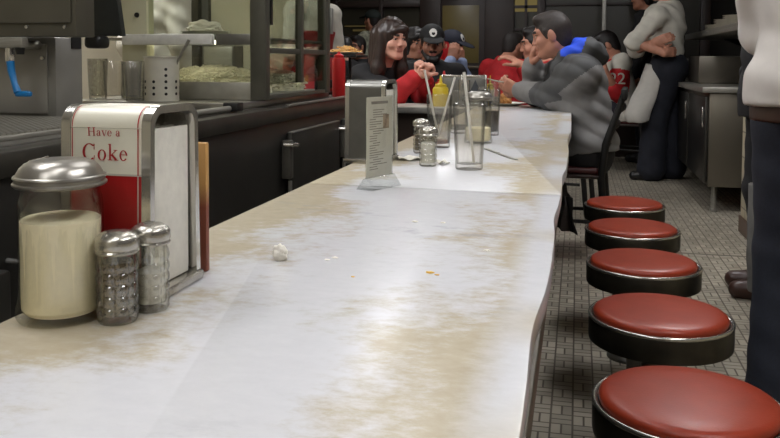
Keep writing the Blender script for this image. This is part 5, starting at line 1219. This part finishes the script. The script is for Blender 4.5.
# ---- far server in a cap and plaid shirt
J = stand(0, 0, R(62), 1.0); tg = V3(W(372, 21, 8.7)); d = tg-J['head']; d[2] = 0
for k_, v in list(J.items()):
    if isinstance(v, np.ndarray) and k_ not in ('f', 'r', 'hf', 'hu') and not k_.startswith(('hd', 'hn')): J[k_] = v+d
zz = (tg[2]-.0)/(J['head'][2])
J2 = stand(J['pel'][0], J['pel'][1], R(62), J['s']*zz); J = J2; J['toeL'][2] = J['toeR'][2] = .035*J['s']
person('server in a dark cap and pale plaid shirt, far back on the left', J, SKIN2, HDARK, None, .009); hair(J, 'buzz', HDARK); cap_hat(J, mat('cap_green', (26, 34, 30), .8))
top(J, 'shirt', mat('cloth_plaid', (140, 140, 122), .85, 0, .5, 30), .02); trousers(J, CNAVY); shoes(J, SHOEB)
# ---- two diners far back on the left
J = fit_sit(357, 48, 8.0, R(150), .95); person('diner with dark hair seated far back between the fries and the capped server', J, SKIN3, HDARK, None, .009); hair(J, 'short', HDARK); top(J, 'coat', CBLACK, .02); trousers(J, CBLACK); shoes(J, SHOEB); chair_for(J, 'dark chair under the diner far back on the left')
J = fit_sit(345, 50, 7.2, R(20), .9); person('diner turned away far back, just right of the glass case', J, SKIN2, HDARK, None, .009); hair(J, 'short', HDARK); top(J, 'coat', CBLACK, .02); trousers(J, CBLACK); shoes(J, SHOEB); chair_for(J, 'dark chair under the diner turned away')
# ---- kitchen staff seen through the glass case
J = stand(W(312, 40, 5.75).x, 5.75, R(60), .98); person('kitchen worker in a white shirt and red apron seen through the sliding panes', J, SKIN2, HDARK, None, .009); hair(J, 'short', HDARK); top(J, 'shirt', CWHITE, .022, .0); trousers(J, CNAVY); shoes(J, SHOEB)
lo, hi = fbounds(J); F = Field(lo, hi, .009); add_torso(F, J, .034, top=False); F.cap(J['pel'], J['pel']-np.array([0, 0, .4]), .19, .19, .05); F.clip(J['chest']-np.array([0, 0, .02]), (0, 0, 1)); F.clip(J['pel']-np.array([0, 0, .45]), (0, 0, -1)); part(J, 'apron', F, mat('apron_red', (140, 34, 34), .85))
J = stand(W(158, 40, 4.5).x, 4.5, R(-20), 1.0); person('kitchen worker in white seen through the front pane of the glass case', J, SKIN, HDARK, None, .009); hair(J, 'short', HDARK); top(J, 'shirt', CWHITE, .025, .4); trousers(J, CNAVY); shoes(J, SHOEB)

# kitchen fittings behind the case
tag(MB().box(W(193, 20, 6.2).x, W(206, 20, 6.2).x, 6.24, 6.299, 0, 2.1, .004).build('door_leaf', mat('dark_door', (44, 42, 40), .5), None), 'dark narrow door leaf on the kitchen wall seen through the glass case', 'door')
a, b = W(226, 60, 6.0), W(243, 45, 6.0)
ps2 = thing('wall_box', 'grey steel box on the kitchen wall seen through the glass case', 'box', (0, 0, 0)); MB().box(a.x-.25, a.x+.02, 6.1, 6.299, a.z-.15, b.z, .006).build('body', DSTEEL, ps2); MB().box(a.x-.24, a.x+.01, 6.09, 6.0995, a.z-.14, b.z-.01, .004).build('cover', STEEL, ps2)

# ------------------------------------------------------------------ lamps
def lamp(x, y, label, w=.3, l=1.2, e=12, tint=(252, 252, 254)):
    t = thing('ceiling_light', label, 'ceiling light', (x, y, ZC-.001), 0, 'ceiling lights')
    MB().box(-w/2-.03, w/2+.03, -l/2-.03, l/2+.03, -.05, 0, .005).build('frame', mat('lamp_frame', (190, 188, 180), .5), t)
    MB().box(-w/2, w/2, -l/2, l/2, -.062, -.0505, .003).build('diffuser', glow('lamp_%g_%d' % (e, tint[2]), tint, e), t)
lamp(-.95, 2.75, 'ceiling light above the gap between the two counters', e=LE[9])  # added to brighten the steel ledge, no fixture known here
lamp(-.9, -.9, 'ceiling light above the entrance end of the counter', e=LE[8])  # added fill for upright surfaces that face the viewer
lamp(-.35, .2, 'ceiling light above the near end of the counter', e=LE[0]); lamp(-.35, 2.1, 'ceiling light above the middle of the counter', e=LE[1]); lamp(-.35, 4.0, 'ceiling light above the far end of the counter', e=LE[2])
lamp(.75, 1.0, 'ceiling light above the near part of the aisle', e=LE[3]); lamp(.7, 4.4, 'ceiling light above the far part of the aisle', e=LE[4])
lamp(-2.7, 4.0, 'ceiling light in the kitchen behind the glass case', e=LE[5]); lamp(-1.5, 1.2, 'ceiling light above the back counter', e=LE[6]); lamp(-1.3, 7.2, 'ceiling light above the far diners', e=LE[7])
w = bpy.data.worlds.new('world'); sc.world = w; w.use_nodes = True
w.node_tree.nodes['Background'].inputs[0].default_value = (.05, .05, .055, 1); w.node_tree.nodes['Background'].inputs[1].default_value = .2
